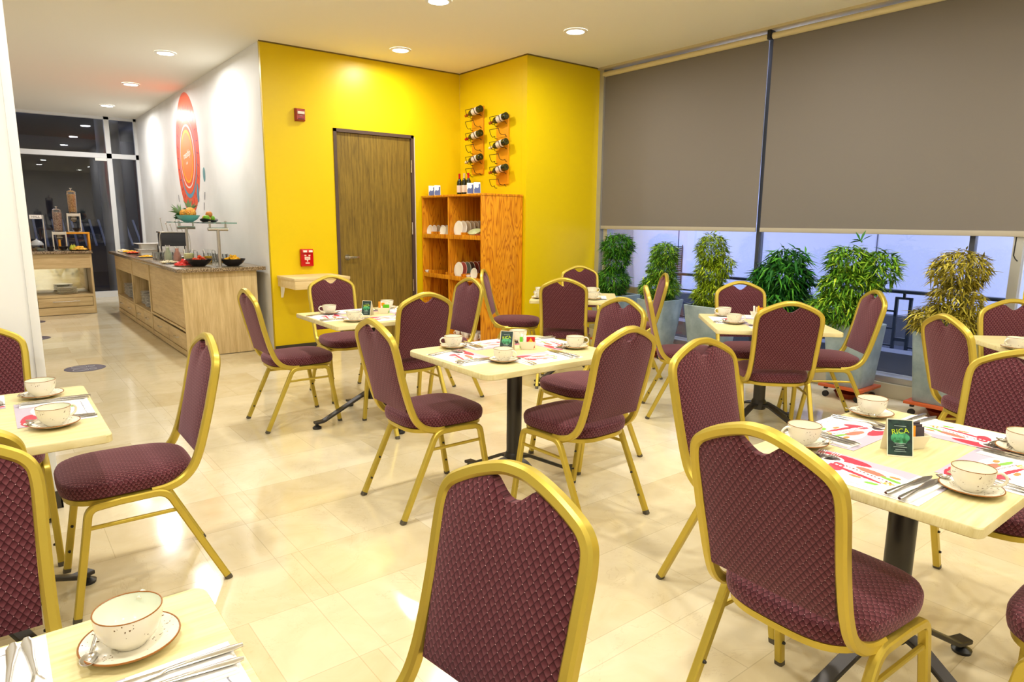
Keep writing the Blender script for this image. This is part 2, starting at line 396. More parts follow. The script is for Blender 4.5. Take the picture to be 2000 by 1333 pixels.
# yellow wall with the door opening
DX0, DX1, DZ = 2.998, 3.962, 2.323
struct('wall_yellow', MB().box(2.28, DX0, 6.91, 6.96, 0, HC).box(DX1, 4.60, 6.911, 6.96, 0, HC).box(DX0, DX1, 6.91, 6.96, DZ, HC)
       .box(4.60, 4.68, 5.731, 6.91, 0, HC).box(4.60, 5.78, 5.65, 5.73, 0, HC), M['yellow'])
struct('baseboard_yellow', MB().box(2.276, DX0, 6.898, 6.91, 0, .062).box(DX1, 4.6, 6.898, 6.91, 0, .062), M['grey_base'])
struct('baseboard_niche', MB().box(4.588, 4.6, 5.638, 6.898, 0, .062).box(4.6, 5.575, 5.638, 5.65, 0, .062), M['grey_base'])
# ceiling-gap shadow painted as a dark strip above the coloured and white walls
struct('gap_shadow_strip', MB().box(2.27, 4.6, 6.902, 6.91, HC-.012, HC).box(4.592, 4.6, 5.642, 6.902, HC-.012, HC).box(4.6, 5.66, 5.642, 5.65, HC-.012, HC), mat('gap_shadow', rgb(120, 100, 40), .8))
struct('wall_back', MB().box(-3.3, 6.0, -3.3, -3.2, 0, HC), M['white_wall'])
struct('wall_west', MB().box(-3.3, -3.2, -3.2, 3.9, 0, HC), M['white_wall'])
# door
d = struct('door_1', MB().box(DX0+.036, DX1-.036, 6.925, 6.955, .01, DZ-.036), M['door'])
struct('door_frame', MB().box(DX0, DX0+.034, 6.900, 6.97, 0, DZ).box(DX1-.034, DX1, 6.900, 6.97, 0, DZ).box(DX0, DX1, 6.9, 6.97, DZ-.034, DZ), M['door_frame'], parent=d)
struct('door_handle', MB().cyl((3.115, 6.925, .965), (3.115, 6.912, .965), .032, seg=24).cyl((3.115, 6.912, .965), (3.115, 6.868, .965), .011)
       .box(3.105, 3.235, 6.862, 6.874, .955, .977, .003), M['steel'], parent=d)
for z in (1.98, 1.28, .62):
    struct('hinge', MB().cyl((DX1-.036, 6.903, z-.07), (DX1-.036, 6.903, z+.07), .007, seg=8), M['steel'], parent=d)
struct('trim_3', MB().box(DX1, DX1+.014, 6.904, 6.912, 0, DZ-.02), M['plaster'])
# ------------------------------------------------------------------ window wall (plane X = 5.72)
struct('sill', MB().box(5.575, 5.95, -3.3, 5.65, 0, .115, .004), M['plaster'])
m_ = mat('sill_marble', rgb(206, 196, 168), .3); bpy.data.objects['sill'].data.materials[0] = m_
wf = struct('window_1', MB().box(5.60, 5.76, 1.54, 5.65, .115, .165, .004).box(5.70, 5.78, 5.50, 5.56, .165, HC).box(5.66, 5.78, 5.585, 5.65, .165, HC)
            .box(5.70, 5.78, 1.50, 1.56, .165, HC), M['alu'])
struct('mullion', MB().box(5.72, 5.78, 1.80, 1.835, .165, HC).box(5.72, 5.78, 3.55, 3.585, .165, HC), mat('dark_mullion', rgb(62, 66, 76), .4), parent=wf)
struct('pane', MB().box(5.745, 5.751, 1.5, 5.60, .16, HC), M['glass'], parent=wf)
struct('wall_window_end', MB().box(5.70, 5.80, -3.3, 1.46, .115, HC), M['yellow'])
# outside: low kerb, paving, lavender screen wall with joints, vent grille, railing
struct('outside_paving', MB().box(5.95, 11., -4, 12, -.2, -.02), M['outdoor_floor'])
sw = struct('screen_wall', MB().box(8.4, 8.5, -4, 12, .32, 4.), M['screen_wall'])
struct('screen_plinth', MB().box(8.25, 8.5, -4, 12, -.1, .32), M['outdoor_dark'], parent=sw)
jt = MB()
for y in (6.58, 5.16, 3.65, 2.2, .8): jt.box(8.392, 8.4, y-.006, y+.006, .32, 4.)
struct('panel_joint', jt, mat('joint_dark', rgb(60, 70, 110), .6), parent=sw)
vg = empty('vent_grille', (8.38, 6.75, .42))
for k in range(22): MB().box(-.004, .004, -.26, .26, k*.028, k*.028+.011).build('slat', M['rail'], vg) if k == 0 else None
s0 = KIDS[vg.name][0]
for k in range(1, 22):
    c = s0.copy(); col.objects.link(c); link_child(c, vg); c.location = (0, 0, k*.028)
for y in (-.262, 0, .262): MB().box(-.006, .006, y-.004, y+.004, -.01, .62).build('upright', M['rail'], vg)
tag(vg, 'dark slatted vent grille on the pale wall outside the window', 'vent')
rl = empty('terrace_railing', (6.55, 0, -.02))
MB().box(-.035, .035, 1.75, 5.6, .77, .80, .006).build('top_rail', M['rail'], rl)
MB().box(-.015, .015, 1.75, 5.6, .115, .15).build('bottom_rail', M['rail'], rl)
for y in (1.95, 2.5, 2.62, 3.15, 3.28, 3.9, 4.02, 4.62, 4.74, 5.3, 5.42):
    MB().box(-.014, .014, y-.012, y+.012, -.0, .73).build('baluster', M['rail'], rl)
for a, b in ((1.95, 2.5), (2.62, 3.15), (3.28, 3.9), (4.02, 4.62), (4.74, 5.3)):
    for z in (.60, .44, .28): MB().box(-.009, .009, a, b, z-.008, z+.008).build('cross_bar', M['rail'], rl)
for a, b in ((2.5, 2.62), (3.15, 3.28), (3.9, 4.02), (4.62, 4.74), (5.3, 5.42)):
    MB().box(-.012, .012, a-.012, b+.012, .715, .735).box(-.008, .008, (a+b)/2-.01, (a+b)/2+.01, .73, .775).box(-.012, .012, a, b, .33, .36).build('link_bar', M['rail'], rl)
tag(rl, 'dark metal terrace railing seen through the window behind the planters', 'railing')
struct('kerb_outside', MB().box(5.95, 6.15, -3, 6, -.02, .30), M['outdoor_dark'])

# blinds
def blind(name, y0, y1, label):
    b = empty(name, (5.69, (y0+y1)/2, HC)); h = (y1-y0)/2
    MB().box(-.003, .003, -h, h, -1.745, -.09).build('shade', M['blind'], b)
    MB().box(-.011, .011, -h, h, -1.785, -1.745, .004).build('bottom_bar', M['blind_bar'], b)
    MB().cyl((-.01, -h, -.07), (-.01, h, -.07), .028, seg=16).build('roller_tube', M['tube'], b)
    tag(b, label, 'blind', 'roller blinds over the window'); return b
b1 = blind('roller_blind', 3.575, 5.60, 'grey roller blind pulled most of the way down, beside the yellow wall')
b2 = blind('roller_blind', -1.2, 3.53, 'wide grey roller blind on the right, beyond the narrow gap')
MB().cyl((-.013, -1.45, -1.765), (-.013, -1.36, -1.765), .006, seg=8).build('clip', M['paper'], b2)
c_ = MB(); 
c_.tube([(.0, -2.55+2.365, -.1), (.0, -2.55+2.365, -.1)], .001) if 0 else None
tag(MB().tube([(5.70, 1.545, 1.29), (5.70, 1.548, 1.16), (5.70, 1.535, 1.135), (5.70, 1.52, 1.12)], .004).build('pull_line', M['black']), 'thin dark cord hanging below the right end of the wide blind', 'cord')
tag(MB().tube([(5.675, 5.63, 2.9), (5.675, 5.635, 1.25), (5.675, 5.62, 1.19), (5.675, 5.605, 1.25), (5.675, 5.605, 2.9)], .0035).build('blind_chain', M['black']), 'dark pull chain of the blind next to the yellow wall', 'cord')
struct('trim_4', MB().box(5.62, 5.74, -3.2, 5.65, HC-.022, HC), mat('pelmet', rgb(200, 186, 150), .6))
tag(MB().box(5.64, 5.72, 3.535, 3.568, HC-.10, HC-.02, .004).build('blind_bracket', M['black']), 'black bracket between the two blind tubes at the ceiling', 'bracket')

# ------------------------------------------------------------------ glass wall at the end of the corridor
YG = 13.65
gw = struct('window_2', MB().box(-.9, 2.28, YG-.03, YG+.05, HC-.045, HC).box(-.9, 2.28, YG-.03, YG+.05, 2.385, 2.465).box(1.79, 1.865, YG-.03, YG+.05, 0, HC)
            .box(2.235, 2.28, YG-.03, YG+.05, 0, HC).box(-.9, 2.28, YG-.03, YG+.05, 0, .10).box(-.9, -.85, YG-.03, YG+.05, 0, HC), M['white_frame'])
struct('pane', MB().box(-.9, 2.28, YG+.008, YG+.014, .05, HC), M['glass'], parent=gw)
tag(MB().box(1.61, 1.785, YG-.05, YG-.02, 2.335, 2.382, .004).build('door_closer', M['paper']), 'small white closer box under the transom of the glass wall', 'door closer')
struct('outside_wall_far', MB().box(-6, 9, 21, 21.1, -.1, 5), M['night_wall'])
struct('outside_soffit', MB().box(-6, 9, 13.8, 21, 3.4, 3.5), M['night_wall'])
struct('outside_ground_far', MB().box(-6, 9, 14.0, 21, -.2, -.05), M['outdoor_floor'])
tag(MB().cyl((2.05, 15.3, -.05), (2.05, 15.3, 3.4), .20, seg=32).build('round_column', M['night_col']), 'grey round column outside the far glass wall', 'column')
tag(MB().box(2.42, 2.46, 14.6, 15.1, -.05, 2.6, .01).build('banner', M['night_red']), 'dark red upright banner outside the narrow right pane of the glass wall', 'banner')
bench = empty('slatted_roof', (1.0, 17.2, 1.05)); 
for k in range(26):
    MB().box(-.02+k*.17-2.2, .02+k*.17-2.2, -.5, .5, 0, .03, M=Matrix.Rotation(R(32), 4, 'X')).build('slat', M['slat'], bench)
tag(bench, 'row of pale sloping slats outside the far glass wall', 'slatted roof')
for x, y in [(0.6, 16.2), (3.4, 18.)]:
    l = bpy.data.lights.new('yard_lamp', 'POINT'); l.energy = 14; l.shadow_soft_size = .15; l.color = (.75, .8, 1.)
    o = bpy.data.objects.new('yard_lamp', l); col.objects.link(o); o.location = (x, y, 3.1)

# ------------------------------------------------------------------ ceiling lights
def downlight(x, y, label):
    o = empty('ceiling_light', (x, y, HC))
    MB().lathe([(.105, -.001), (.105, -.009), (.088, -.014), (.080, -.012)], seg=32).build('trim_ring', M['paper'], o)
    MB().lathe([(.0005, -.010), (.080, -.010)], seg=32).build('diffuser', M['lamp_on'], o, recalc=False)
    tag(o, label, 'ceiling light', 'recessed ceiling lights'); return o
lab = ['lit recessed light nearest the camera in the corridor ceiling', 'lit recessed light in the middle of the corridor ceiling',
       'lit recessed light nearest the far glass wall', 'lit recessed light on the ceiling in front of the brown door',
       'lit recessed light on the ceiling in front of the grey blinds', 'lit recessed light cut by the top edge of the picture']
for (x, y), l in zip(LAMPS_SEEN, lab): downlight(x, y, l)
for x, y in LAMPS_MORE:
    o = downlight(x, y, 'recessed ceiling light behind or above the camera')

# ================================================================== banquet chair (faces +x, origin on the floor)
def hoopx(z):
    P = [(.40, -.165), (.45, -.205), (.50, -.226), (.66, -.262), (.82, -.298), (.93, -.322)]
    for (a, xa), (b, xb) in zip(P, P[1:]):
        if z <= b: return xa+(xb-xa)*(z-a)/(b-a)
    return P[-1][1]
CREST = [(0, .913), (.03, .9115), (.07, .900), (.11, .884), (.145, .866), (.168, .848), (.180, .826), (.184, .80)]
def crestz(y):
    y = abs(y)
    for (a, za), (b, zb) in zip(CREST, CREST[1:]):
        if y <= b: return za+(zb-za)*(y-a)/(b-a)
    return CREST[-1][1]
def seat_outline(hl, hw, n=48, cx=0.0):
    out = []
    for k in range(n):
        a = 2*math.pi*k/n; c, s = math.cos(a), math.sin(a); e = 2/3.3
        x = hl*math.copysign(abs(c)**e, c); y = hw*math.copysign(abs(s)**e, s)
        y *= 1 - .10*(.5-.5*x/hl); out.append((cx+x, y))
    return out
def make_chair():
    root = empty('banquet_chair')
    # seat cushion
    mb = MB(); uvl = mb.bm.loops.layers.uv.new('UVMap'); mb.uv = uvl
    prof = [(.90, .414), (.985, .420), (1.0, .436), (1.0, .454), (.975, .466), (.955, .4675), (.90, .474), (.70, .482), (.40, .487), (.10, .488)]
    rings = [[(x*s_, y*s_, z) for x, y in seat_outline(.218, .212)] for s_, z in prof]
    VR = [[mb.v(p) for p in r] for r in rings]; n = len(VR[0])
    per = [0.]
    for k in range(n):
        a, b = Vector(rings[2][k]), Vector(rings[2][(k+1) % n]); per.append(per[-1]+(b-a).length)
    for i in range(len(VR)-1):
        for j in range(n):
            k = (j+1) % n; q = [VR[i][j], VR[i][k], VR[i+1][k], VR[i+1][j]]
            if i < 4: uv = [(per[j], rings[i][j][2]*1.1), (per[j+1], rings[i][k][2]*1.1), (per[j+1], rings[i+1][k][2]*1.1), (per[j], rings[i+1][j][2]*1.1)]
            else: uv = [(v_.co.y, v_.co.x) for v_ in q]
            mb.face(q, uv)
    mb.face(VR[-1], [(v_.co.y, v_.co.x) for v_ in VR[-1]]); mb.face(VR[0][::-1])
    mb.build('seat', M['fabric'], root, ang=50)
    MB().ring_loft([[(x*s_, y*s_, z) for x, y in seat_outline(.212, .205)] for s_, z in [(.90, .392), (.97, .394), (.975, .412), (.93, .417)]]).build('seat_rim', M['gold'], root)
    # backrest pad
    mb = MB(); uvl = mb.bm.loops.layers.uv.new('UVMap'); mb.uv = uvl; NX, NZ = 28, 14
    def topz(y):
        a = abs(y)
        if a < .056: return crestz(.056)-.0125-.034*math.cos(math.pi*a/.112)**1.3
        return crestz(y)-.0125
    F, B = [], []
    for i in range(NX+1):
        u = -1+2*i/NX; fr, br = [], []
        for j in range(NZ+1):
            v_ = j/NZ; y0 = u*.172; tz = topz(y0); z = .504+(tz-.504)*v_
            wz = .163+.009*min(1, (z-.5)/.3); y = u*wz
            th = .010+.013*(1-abs(u)**4)*(1-abs(2*v_-1)**6)
            x = hoopx(z); fr.append((x+th, y, z)); br.append((x-th*.8, y, z))
        F.append(fr); B.append(br)
    VF = [[mb.v(p) for p in r] for r in F]; VB = [[mb.v(p) for p in r] for r in B]
    uvp = lambda q: [(v_.co.y, v_.co.z*1.02) for v_ in q]
    for i in range(NX):
        for j in range(NZ):
            q = [VF[i][j], VF[i+1][j], VF[i+1][j+1], VF[i][j+1]]; mb.face(q, uvp(q))
            q = [VB[i][j], VB[i][j+1], VB[i+1][j+1], VB[i+1][j]]; mb.face(q, uvp(q))
        for j in (0, NZ):
            q = [VF[i][j], VB[i][j], VB[i+1][j], VF[i+1][j]]; mb.face(q, uvp(q))
    for i in (0, NX):
        for j in range(NZ):
            q = [VF[i][j], VF[i][j+1], VB[i][j+1], VB[i][j]]; mb.face(q, uvp(q))
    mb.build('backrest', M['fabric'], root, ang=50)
    # hoop frame
    low = sm([(-.055, .188, .405), (-.105, .187, .408), (-.155, .185, .425), (-.195, .183, .462), (-.222, .181, .520), (-.246, .181, .60), (-.272, .183, .70)], 5)
    upp = sm([(hoopx(z), y, z) for y, z in [(.183, .70), (.185, .77), (.184, .805), (.179, .832), (.165, .852), (.145, .866), (.11, .884), (.07, .900), (.03, .9115), (0, .9135)]], 4)
    half = low[:-1]+upp; full = half+[Vector((p.x, -p.y, p.z)) for p in half[::-1][1:]]
    N = Vector((1, 0, .235)).normalized(); nrm = []; L = len(full)
    for i, p in enumerate(full):
        if p.z > .60: nrm.append(N); continue
        t = (full[min(i+1, L-1)]-full[max(i-1, 0)]).normalized()
        if p.y < 0: t = -t
        q = Vector((0, 1, 0)).cross(t); q = -q if q.x < 0 and q.z <= 0 else q
        if q.dot(Vector((1, 0, 1))) < 0: q = -q
        nrm.append(q.normalized())
    MB().bar(full, .027, .030, nrm, .006).build('back_frame', M['gold'], root, ang=40)
    # legs: each runs from its foot up and around the bend to the middle of the side rail
    for s in (1, -1):
        fl = fillet([(.205, s*.209, .012), (.150, s*.202, .330), (.140, s*.200, .392), (.045, s*.200, .399)], [.2, .075])
        rl_ = fillet([(-.283, s*.207, .012), (-.133, s*.202, .330), (-.100, s*.201, .401), (.045, s*.200, .399)], [.3, .085])
        for nm, pts, bx in (('leg', fl, 1), ('leg', rl_, -1)):
            lg = MB().bar(pts, .025, .025, (0, 1, 0), .004).build(nm, M['gold'], root, ang=40)
            a, b = Vector(pts[0]), Vector(pts[1]); t = (b-a).normalized()
            MB().bar([a-t*.014, a+t*.004], .026, .026, (0, 1, 0), .004).build('rubber_foot', M['gold_end'], lg)
            for h in (.075, .175):
                p = a+t*(h/t.z)
                MB().cyl(p+Vector((0, -s*.012, 0)), p+Vector((0, -s*.019, 0)), .006, .004, 10).build('bumper', M['black'], lg)
        MB().bar([(.149, s*.202, .322), (-.137, s*.202, .322)], .013, .013, (0, 1, 0), .003).build('stretcher', M['gold'], root)
    MB().bar([(-.09, -.2, .386), (-.09, .2, .386)], .013, .013, (1, 0, 0), .003).build('crossbar', M['gold'], root)
    MB().bar([(.10, -.2, .386), (.10, .2, .386)], .013, .013, (1, 0, 0), .003).build('crossbar', M['gold'], root)
    return root
CHAIRS = [
 (0.324, 2.748, 179.4, 'burgundy chair seen side on in the left foreground, facing the left table'),
 (1.601, 4.434, 359.5, 'burgundy chair facing right, nearest the buffet end panel, all four feet visible'),
 (1.658, 2.743, 359.4, 'burgundy chair facing right on the left side of the middle table'),
 (2.128, 2.224, 92.0, 'burgundy chair with back to the camera right of the middle table, whole seat visible'),
 (2.645, 2.709, 178.3, 'burgundy chair at the far right of the middle table, half hidden by a chair back'),
 (2.147, 3.915, 88.7, 'burgundy chair with back to the camera, between middle table and brown-door table'),
 (2.166, 4.86, 268.0, 'burgundy chair in front of the light wall shelf, facing the camera behind a table'),
 (2.68, 4.366, 179.1, 'burgundy chair angled left in front of the dish shelf opening'),
 (3.877, 4.884, 316.1, 'burgundy chair seen edge on against the orange side of the dish shelf'),
 (3.838, 4.158, 43.5, 'burgundy chair with back to the camera at the small table by the yellow wall'),
 (4.653, 4.743, 240.0, 'burgundy chair facing the camera behind the small table by the yellow wall'),
 (3.907, 2.927, 315.0, 'burgundy chair seen edge on at the left corner of the table by the window'),
 (4.515, 4.057, 138.7, 'thin slanted burgundy chair back seen edge on before the second planter'),
 (4.394, 2.733, 232.0, 'burgundy chair facing the camera between the window table and third planter'),
 (3.843, 2.238, 45.8, 'burgundy chair with back square to the camera at the table by the window'),
 (4.531, 2.258, 136.5, 'burgundy chair facing left in front of the planter standing on wheels'),
 (4.002, 1.073, 322.0, 'burgundy chair standing in front of the right-hand planter of yellowing bamboo'),
 (4.670, 1.084, 222.0, 'burgundy chair cut by the right edge of the picture below the end of the window'),
 (2.610, 0.690, 180.0, 'burgundy chair behind the front right table, cut by the right picture edge'),
 (2.135, 1.231, 268.0, 'burgundy chair standing at the left side of the front right table, facing it'),
 (1.618, 0.759, 357.7, 'large burgundy chair with its back to the camera in the right foreground'),
 (0.413, 0.862, 188.0, 'burgundy chair back at the bottom centre of the picture'),
 (1.97, 0.21, 90.0, 'burgundy chair seat and front leg at the bottom right corner of the picture'),
 (-.10, 3.24, 270.0, 'burgundy chair back cut by the left edge, in front of the white column'),
 (-.17, 2.20, 90.0, 'burgundy chair back at the left edge on the near side of the left table'),
 (-.15, 1.42, 270.0, 'nearest burgundy chair back at the left edge, behind the bottom left table'),
]
proto = make_chair()
for i, (x, y, a, l) in enumerate(CHAIRS):
    o = proto if i == 0 else copy_tree(proto)
    o.location = (x, y, 0); o.rotation_euler = (0, 0, R(a)); tag(o, l, 'chair', 'banquet chairs')

# ================================================================== tables
KT = 1.0243
def table(cx, cy, sx, sy, rz, label, base_rz=0., rnd=.03, arm=.40, top=.730):
    cx, cy, sx, sy = cx*KT, cy*KT, sx*KT, sy*KT
    t_ = empty('cafe_table', (cx, cy, 0), R(rz)); hx, hy = sx/2, sy/2; poly = []
    for qx, qy, a0 in ((1, 1, 0), (-1, 1, 90), (-1, -1, 180), (1, -1, 270)):
        for k in range(7):
            a = R(a0+90*k/6); poly.append((qx*(hx-rnd)+rnd*math.cos(a), qy*(hy-rnd)+rnd*math.sin(a)))
    MB().ring_loft([[(x*s_, y*s_, z) for x, y in poly] for s_, z in [(.99, top-.027), (1, top-.024), (1, top-.003), (.995, top)]]).build('tabletop', M['laminate'], t_)
    MB().cyl((0, 0, .17), (0, 0, top-.04), .038, seg=28).build('column', M['dark_steel'], t_)
    MB().box(-.17, .17, -.025, .025, top-.04, top-.027).box(-.025, .025, -.17, .17, top-.04, top-.027).build('top_plate', M['dark_steel'], t_)
    MB().lathe([(.012, .150), (.046, .152), (.048, .20), (.040, .215)], seg=28).build('hub', M['dark_steel'], t_)
    for k in range(4):
        a = R(base_rz+90*k); Mz = Matrix.Rotation(a, 4, 'Z')
        pts = fillet([(.03, 0, .185), (.085, 0, .178), (arm-.06, 0, .045), (arm, 0, .040)], [.08, .06])
        ar = MB().bar([Mz @ Vector(p) for p in pts], .046, .016, (0, 0, 1), .003).build('base_arm', M['dark_steel'], t_)
        MB().lathe([(.0, .0), (.028, 0), (.030, .010), (.012, .022), (.009, .034)], c=tuple(Mz @ Vector((arm-.015, 0, 0))), seg=16).build('glide', M['black'], ar)
    return tag(t_, label, 'table', 'cafe tables'), (cx, cy, rz)
TB = {}
for k, a in {
 'back': (1.965, 4.035, .76, .70, -1., 'pale wood cafe table near the wall shelf and the brown door', 0),
 'mid': (1.958, 2.475, .81, .68, -.5, 'pale wood cafe table in the middle of the picture with rounded corners', 0),
 'win': (3.86, 2.315, .72, .72, -45., 'pale wood cafe table turned at an angle in front of the third planter', 45),
 'niche': (3.87, 4.09, .70, .68, -45., 'pale wood cafe table beside the plain yellow wall', 45),
 'right': (1.962, .705, .81, .59, 0., 'pale wood cafe table in the right foreground, laid for four', -14),
 'edge': (4.36, .89, .70, .70, -45., 'corner of a pale wood cafe table at the right edge below the window end', 45),
 'left': (-.165, 2.545, .80, .73, 0., 'pale wood cafe table at the left edge beside the white column', 32),
 'near': (-.165, .80, .80, .70, 0., 'pale wood cafe table in the bottom left corner of the picture', 20)}.items():
    TB[k] = table(*a[:5], a[5], a[6], rnd=.055 if k == 'mid' else .02, arm=.38 if k == 'right' else .42)[1]
TOP = .7305

# ================================================================== tableware prototypes
def make_cup():
    c = empty('coffee_cup')
    prof = [(.001, .004), (.021, .003), (.022, .0), (.024, .004), (.034, .013), (.042, .026), (.0455, .040), (.0465, .056), (.0445, .0565)]
    MB().lathe(prof, seg=40).build('bowl', M['ware'], c, ang=60)
    MB().lathe([(.0449, .056), (.0437, .040), (.040, .027), (.032, .015), (.018, .008), (.0005, .0065)], seg=40).build('glazed_inside', M['ware_in'], c, ang=70, recalc=False)
    pts = []
    for k in range(17):
        a = 2*math.pi*k/16; pts.append((.0457*math.cos(a), .0457*math.sin(a), .0566))
    MB().tube(sm(pts, 3), .0011, 6, caps=False).build('rim', M['rim'], c)
    MB().tube(sm([(.043, 0, .046), (.056, 0, .050), (.068, 0, .040), (.066, 0, .026), (.053, 0, .018), (.037, 0, .017)], 6), .0036, 8).build('handle', M['ware'], c, ang=60)
    return c
def make_saucer():
    s = empty('saucer')
    MB().lathe([(.001, .002), (.030, .0), (.034, .0015), (.052, .008), (.0665, .0135), (.067, .0155), (.052, .0105), (.036, .005), (.026, .0045), (.0005, .0045)], seg=48).build('plate', M['ware'], s, ang=60)
    pts = [(.0668*math.cos(2*math.pi*k/24), .0668*math.sin(2*math.pi*k/24), .0146) for k in range(25)]
    MB().tube(sm(pts, 2), .0015, 6, caps=False).build('rim', M['rim'], s)
    return s
def blade(sections, mat_, name, parent=None):
    """flat ware: list of (x, half width, z, half thickness, camber)"""
    mb = MB(); rings = []
    for x, w_, z, h_, cam_ in sections:
        rings.append([(x, -w_, z+h_*.3), (x, -w_*.5, z-h_-cam_), (x, w_*.5, z-h_-cam_), (x, w_, z+h_*.3), (x, w_*.5, z+h_-cam_), (x, -w_*.5, z+h_-cam_)])
    return mb.ring_loft(rings).build(name, mat_, parent, ang=50)
def make_knife():
    return blade([(-.105, .004, .004, .0025, 0), (-.09, .008, .004, .003, 0), (-.03, .0055, .005, .003, 0), (-.005, .004, .005, .0026, 0), (.005, .0065, .004, .0014, 0), (.05, .009, .004, .0011, 0), (.085, .0085, .004, .0009, 0), (.105, .002, .004, .0006, 0)], M['steel'], 'table_knife')
def make_fork():
    f = empty('table_fork')
    blade([(-.095, .004, .003, .0016, 0), (-.08, .0085, .003, .0016, 0), (-.03, .0045, .006, .0016, 0), (.02, .003, .010, .0015, 0), (.035, .006, .009, .0014, 0), (.045, .0115, .0065, .0013, .0005), (.055, .012, .0055, .0012, .0006)], M['steel'], 'handle', f)
    for k in range(4):
        y = -.0095+k*.00633
        MB().bar(sm([(.052, y, .0052), (.07, y, .0042), (.09, y*1.03, .0075)], 3), .0028, .0018, (0, 0, 1), .0004).build('tine', M['steel'], f)
    return f
def make_spoon():
    s = empty('teaspoon')
    blade([(-.072, .003, .003, .001, 0), (-.06, .0055, .003, .001, 0), (-.02, .0026, .006, .001, 0), (.02, .0022, .007, .001, 0)], M['steel'], 'handle', s)
    MB().lathe([(.0005, .0), (.006, .0008), (.010, .003), (.012, .0065), (.0112, .0066), (.009, .0036), (.005, .0018), (.0005, .0012)], seg=20,
               M=Matrix.Translation((.034, 0, .001)) @ Matrix.Diagonal((1.45, 1, 1, 1))).build('bowl', M['steel'], s, ang=60)
    return s
def ell(t, X, Y, cx, cy, rx, ry, rot=0.):
    c, s = math.cos(R(rot)), math.sin(R(rot))
    dx = t.m('SUBTRACT', X, cx); dy = t.m('SUBTRACT', Y, cy)
    a = t.m('DIVIDE', t.m('ADD', t.m('MULTIPLY', dx, c), t.m('MULTIPLY', dy, s)), rx)
    b = t.m('DIVIDE', t.m('SUBTRACT', t.m('MULTIPLY', dy, c), t.m('MULTIPLY', dx, s)), ry)
    return t.m('LESS_THAN', t.m('ADD', t.m('MULTIPLY', a, a), t.m('MULTIPLY', b, b)), 1.)
m = mat('printed_placemat', rgb(240, 240, 242), .45); M['placemat'] = m; t = NT(m)
v = t.coord('Object'); nz = t.node('ShaderNodeTexNoise'); nz.inputs['Scale'].default_value = 70; t.con(v, nz.inputs['Vector'])
X, Y, _ = t.xyz(v); wob = t.m('MULTIPLY', t.m('SUBTRACT', nz.outputs['Fac'], .5), .010); X = t.m('ADD', X, wob); Y = t.m('SUBTRACT', Y, wob)
c = t.mix(t.m('GREATER_THAN', t.m('ADD', Y, t.m('MULTIPLY', X, .12)), .052), rgb(242, 241, 242), rgb(182, 172, 190))
c = t.mix(ell(t, X, Y, -.09, .072, .075, .022, -4), c, rgb(188, 46, 70))
c = t.mix(ell(t, X, Y, -.13, .045, .050, .030, 10), c, rgb(244, 242, 240))
c = t.mix(ell(t, X, Y, -.13, .048, .040, .020, 10), c, rgb(86, 74, 78))
c = t.mix(ell(t, X, Y, .02, .012, .088, .052, 0), c, rgb(214, 212, 218))
c = t.mix(ell(t, X, Y, .02, .014, .084, .048, 0), c, rgb(250, 249, 248))
c = t.mix(ell(t, X, Y, .0, .030, .042, .014, -12), c, rgb(176, 112, 92))
c = t.mix(ell(t, X, Y, .058, .034, .014, .008, 0), c, rgb(240, 130, 60))
c = t.mix(ell(t, X, Y, .058, .012, .030, .008, -14), c, rgb(120, 176, 60))
c = t.mix(ell(t, X, Y, .062, -.020, .018, .009, 0), c, rgb(242, 160, 50))
c = t.mix(ell(t, X, Y, -.012, -.032, .016, .007, 0), c, rgb(240, 130, 70))
c = t.mix(ell(t, X, Y, .036, -.050, .018, .008, 10), c, rgb(124, 186, 60))
c = t.mix(ell(t, X, Y, -.075, .0, .02, .035, 20), c, rgb(176, 60, 80))
c = t.mix(ell(t, X, Y, -.02, -.013, .075, .0075, -14), c, rgb(214, 40, 66))
wv = t.m('SINE', t.m('MULTIPLY', X, 520.)); tx = t.m('MULTIPLY', t.m('LESS_THAN', t.m('ABSOLUTE', t.m('ADD', Y, t.m('MULTIPLY_ADD', X, .25, .006))), .0042), t.m('GREATER_THAN', wv, -.1))
c = t.mix(tx, c, rgb(250, 248, 248))
tx = t.m('MULTIPLY', t.m('LESS_THAN', t.m('ABSOLUTE', t.m('SUBTRACT', t.m('MULTIPLY_ADD', X, .25, Y), .008)), .0035), t.m('MULTIPLY', t.m('GREATER_THAN', t.m('SINE', t.m('MULTIPLY', X, 610.)), 0.), t.m('LESS_THAN', t.m('ABSOLUTE', X), .07)))
c = t.mix(tx, c, rgb(120, 40, 46))
c = t.mix(t.m('MULTIPLY', t.m('LESS_THAN', t.m('ABSOLUTE', t.m('ADD', Y, .082)), .0012), t.m('LESS_THAN', t.m('ABSOLUTE', X), .12)), c, rgb(130, 130, 140))
t.con(c, t.b.inputs['Base Color'])
PR = {}
def place(kind, maker, loc, rz, label, cat, group):
    if kind not in PR: PR[kind] = maker(); o = PR[kind]
    else: o = copy_tree(PR[kind])
    o.location = loc; o.rotation_euler = (0, 0, rz); tag(o, label, cat, group); return o
def tmap(key):
    cx, cy, rz = TB[key]; c, s = math.cos(R(rz)), math.sin(R(rz))
    return lambda x, y: (cx+c*x-s*y, cy+s*x+c*y)
def make_mat():
    return MB().box(-.165, .165, -.105, .105, 0, .0008).build('placemat', M['placemat'])
def make_napkin():
    return MB().box(-.034, .034, -.095, .095, 0, .003, .001).box(-.030, .034, -.092, .09, .003, .0055, .001).build('paper_napkin', M['paper'])
rng = random.Random(4)
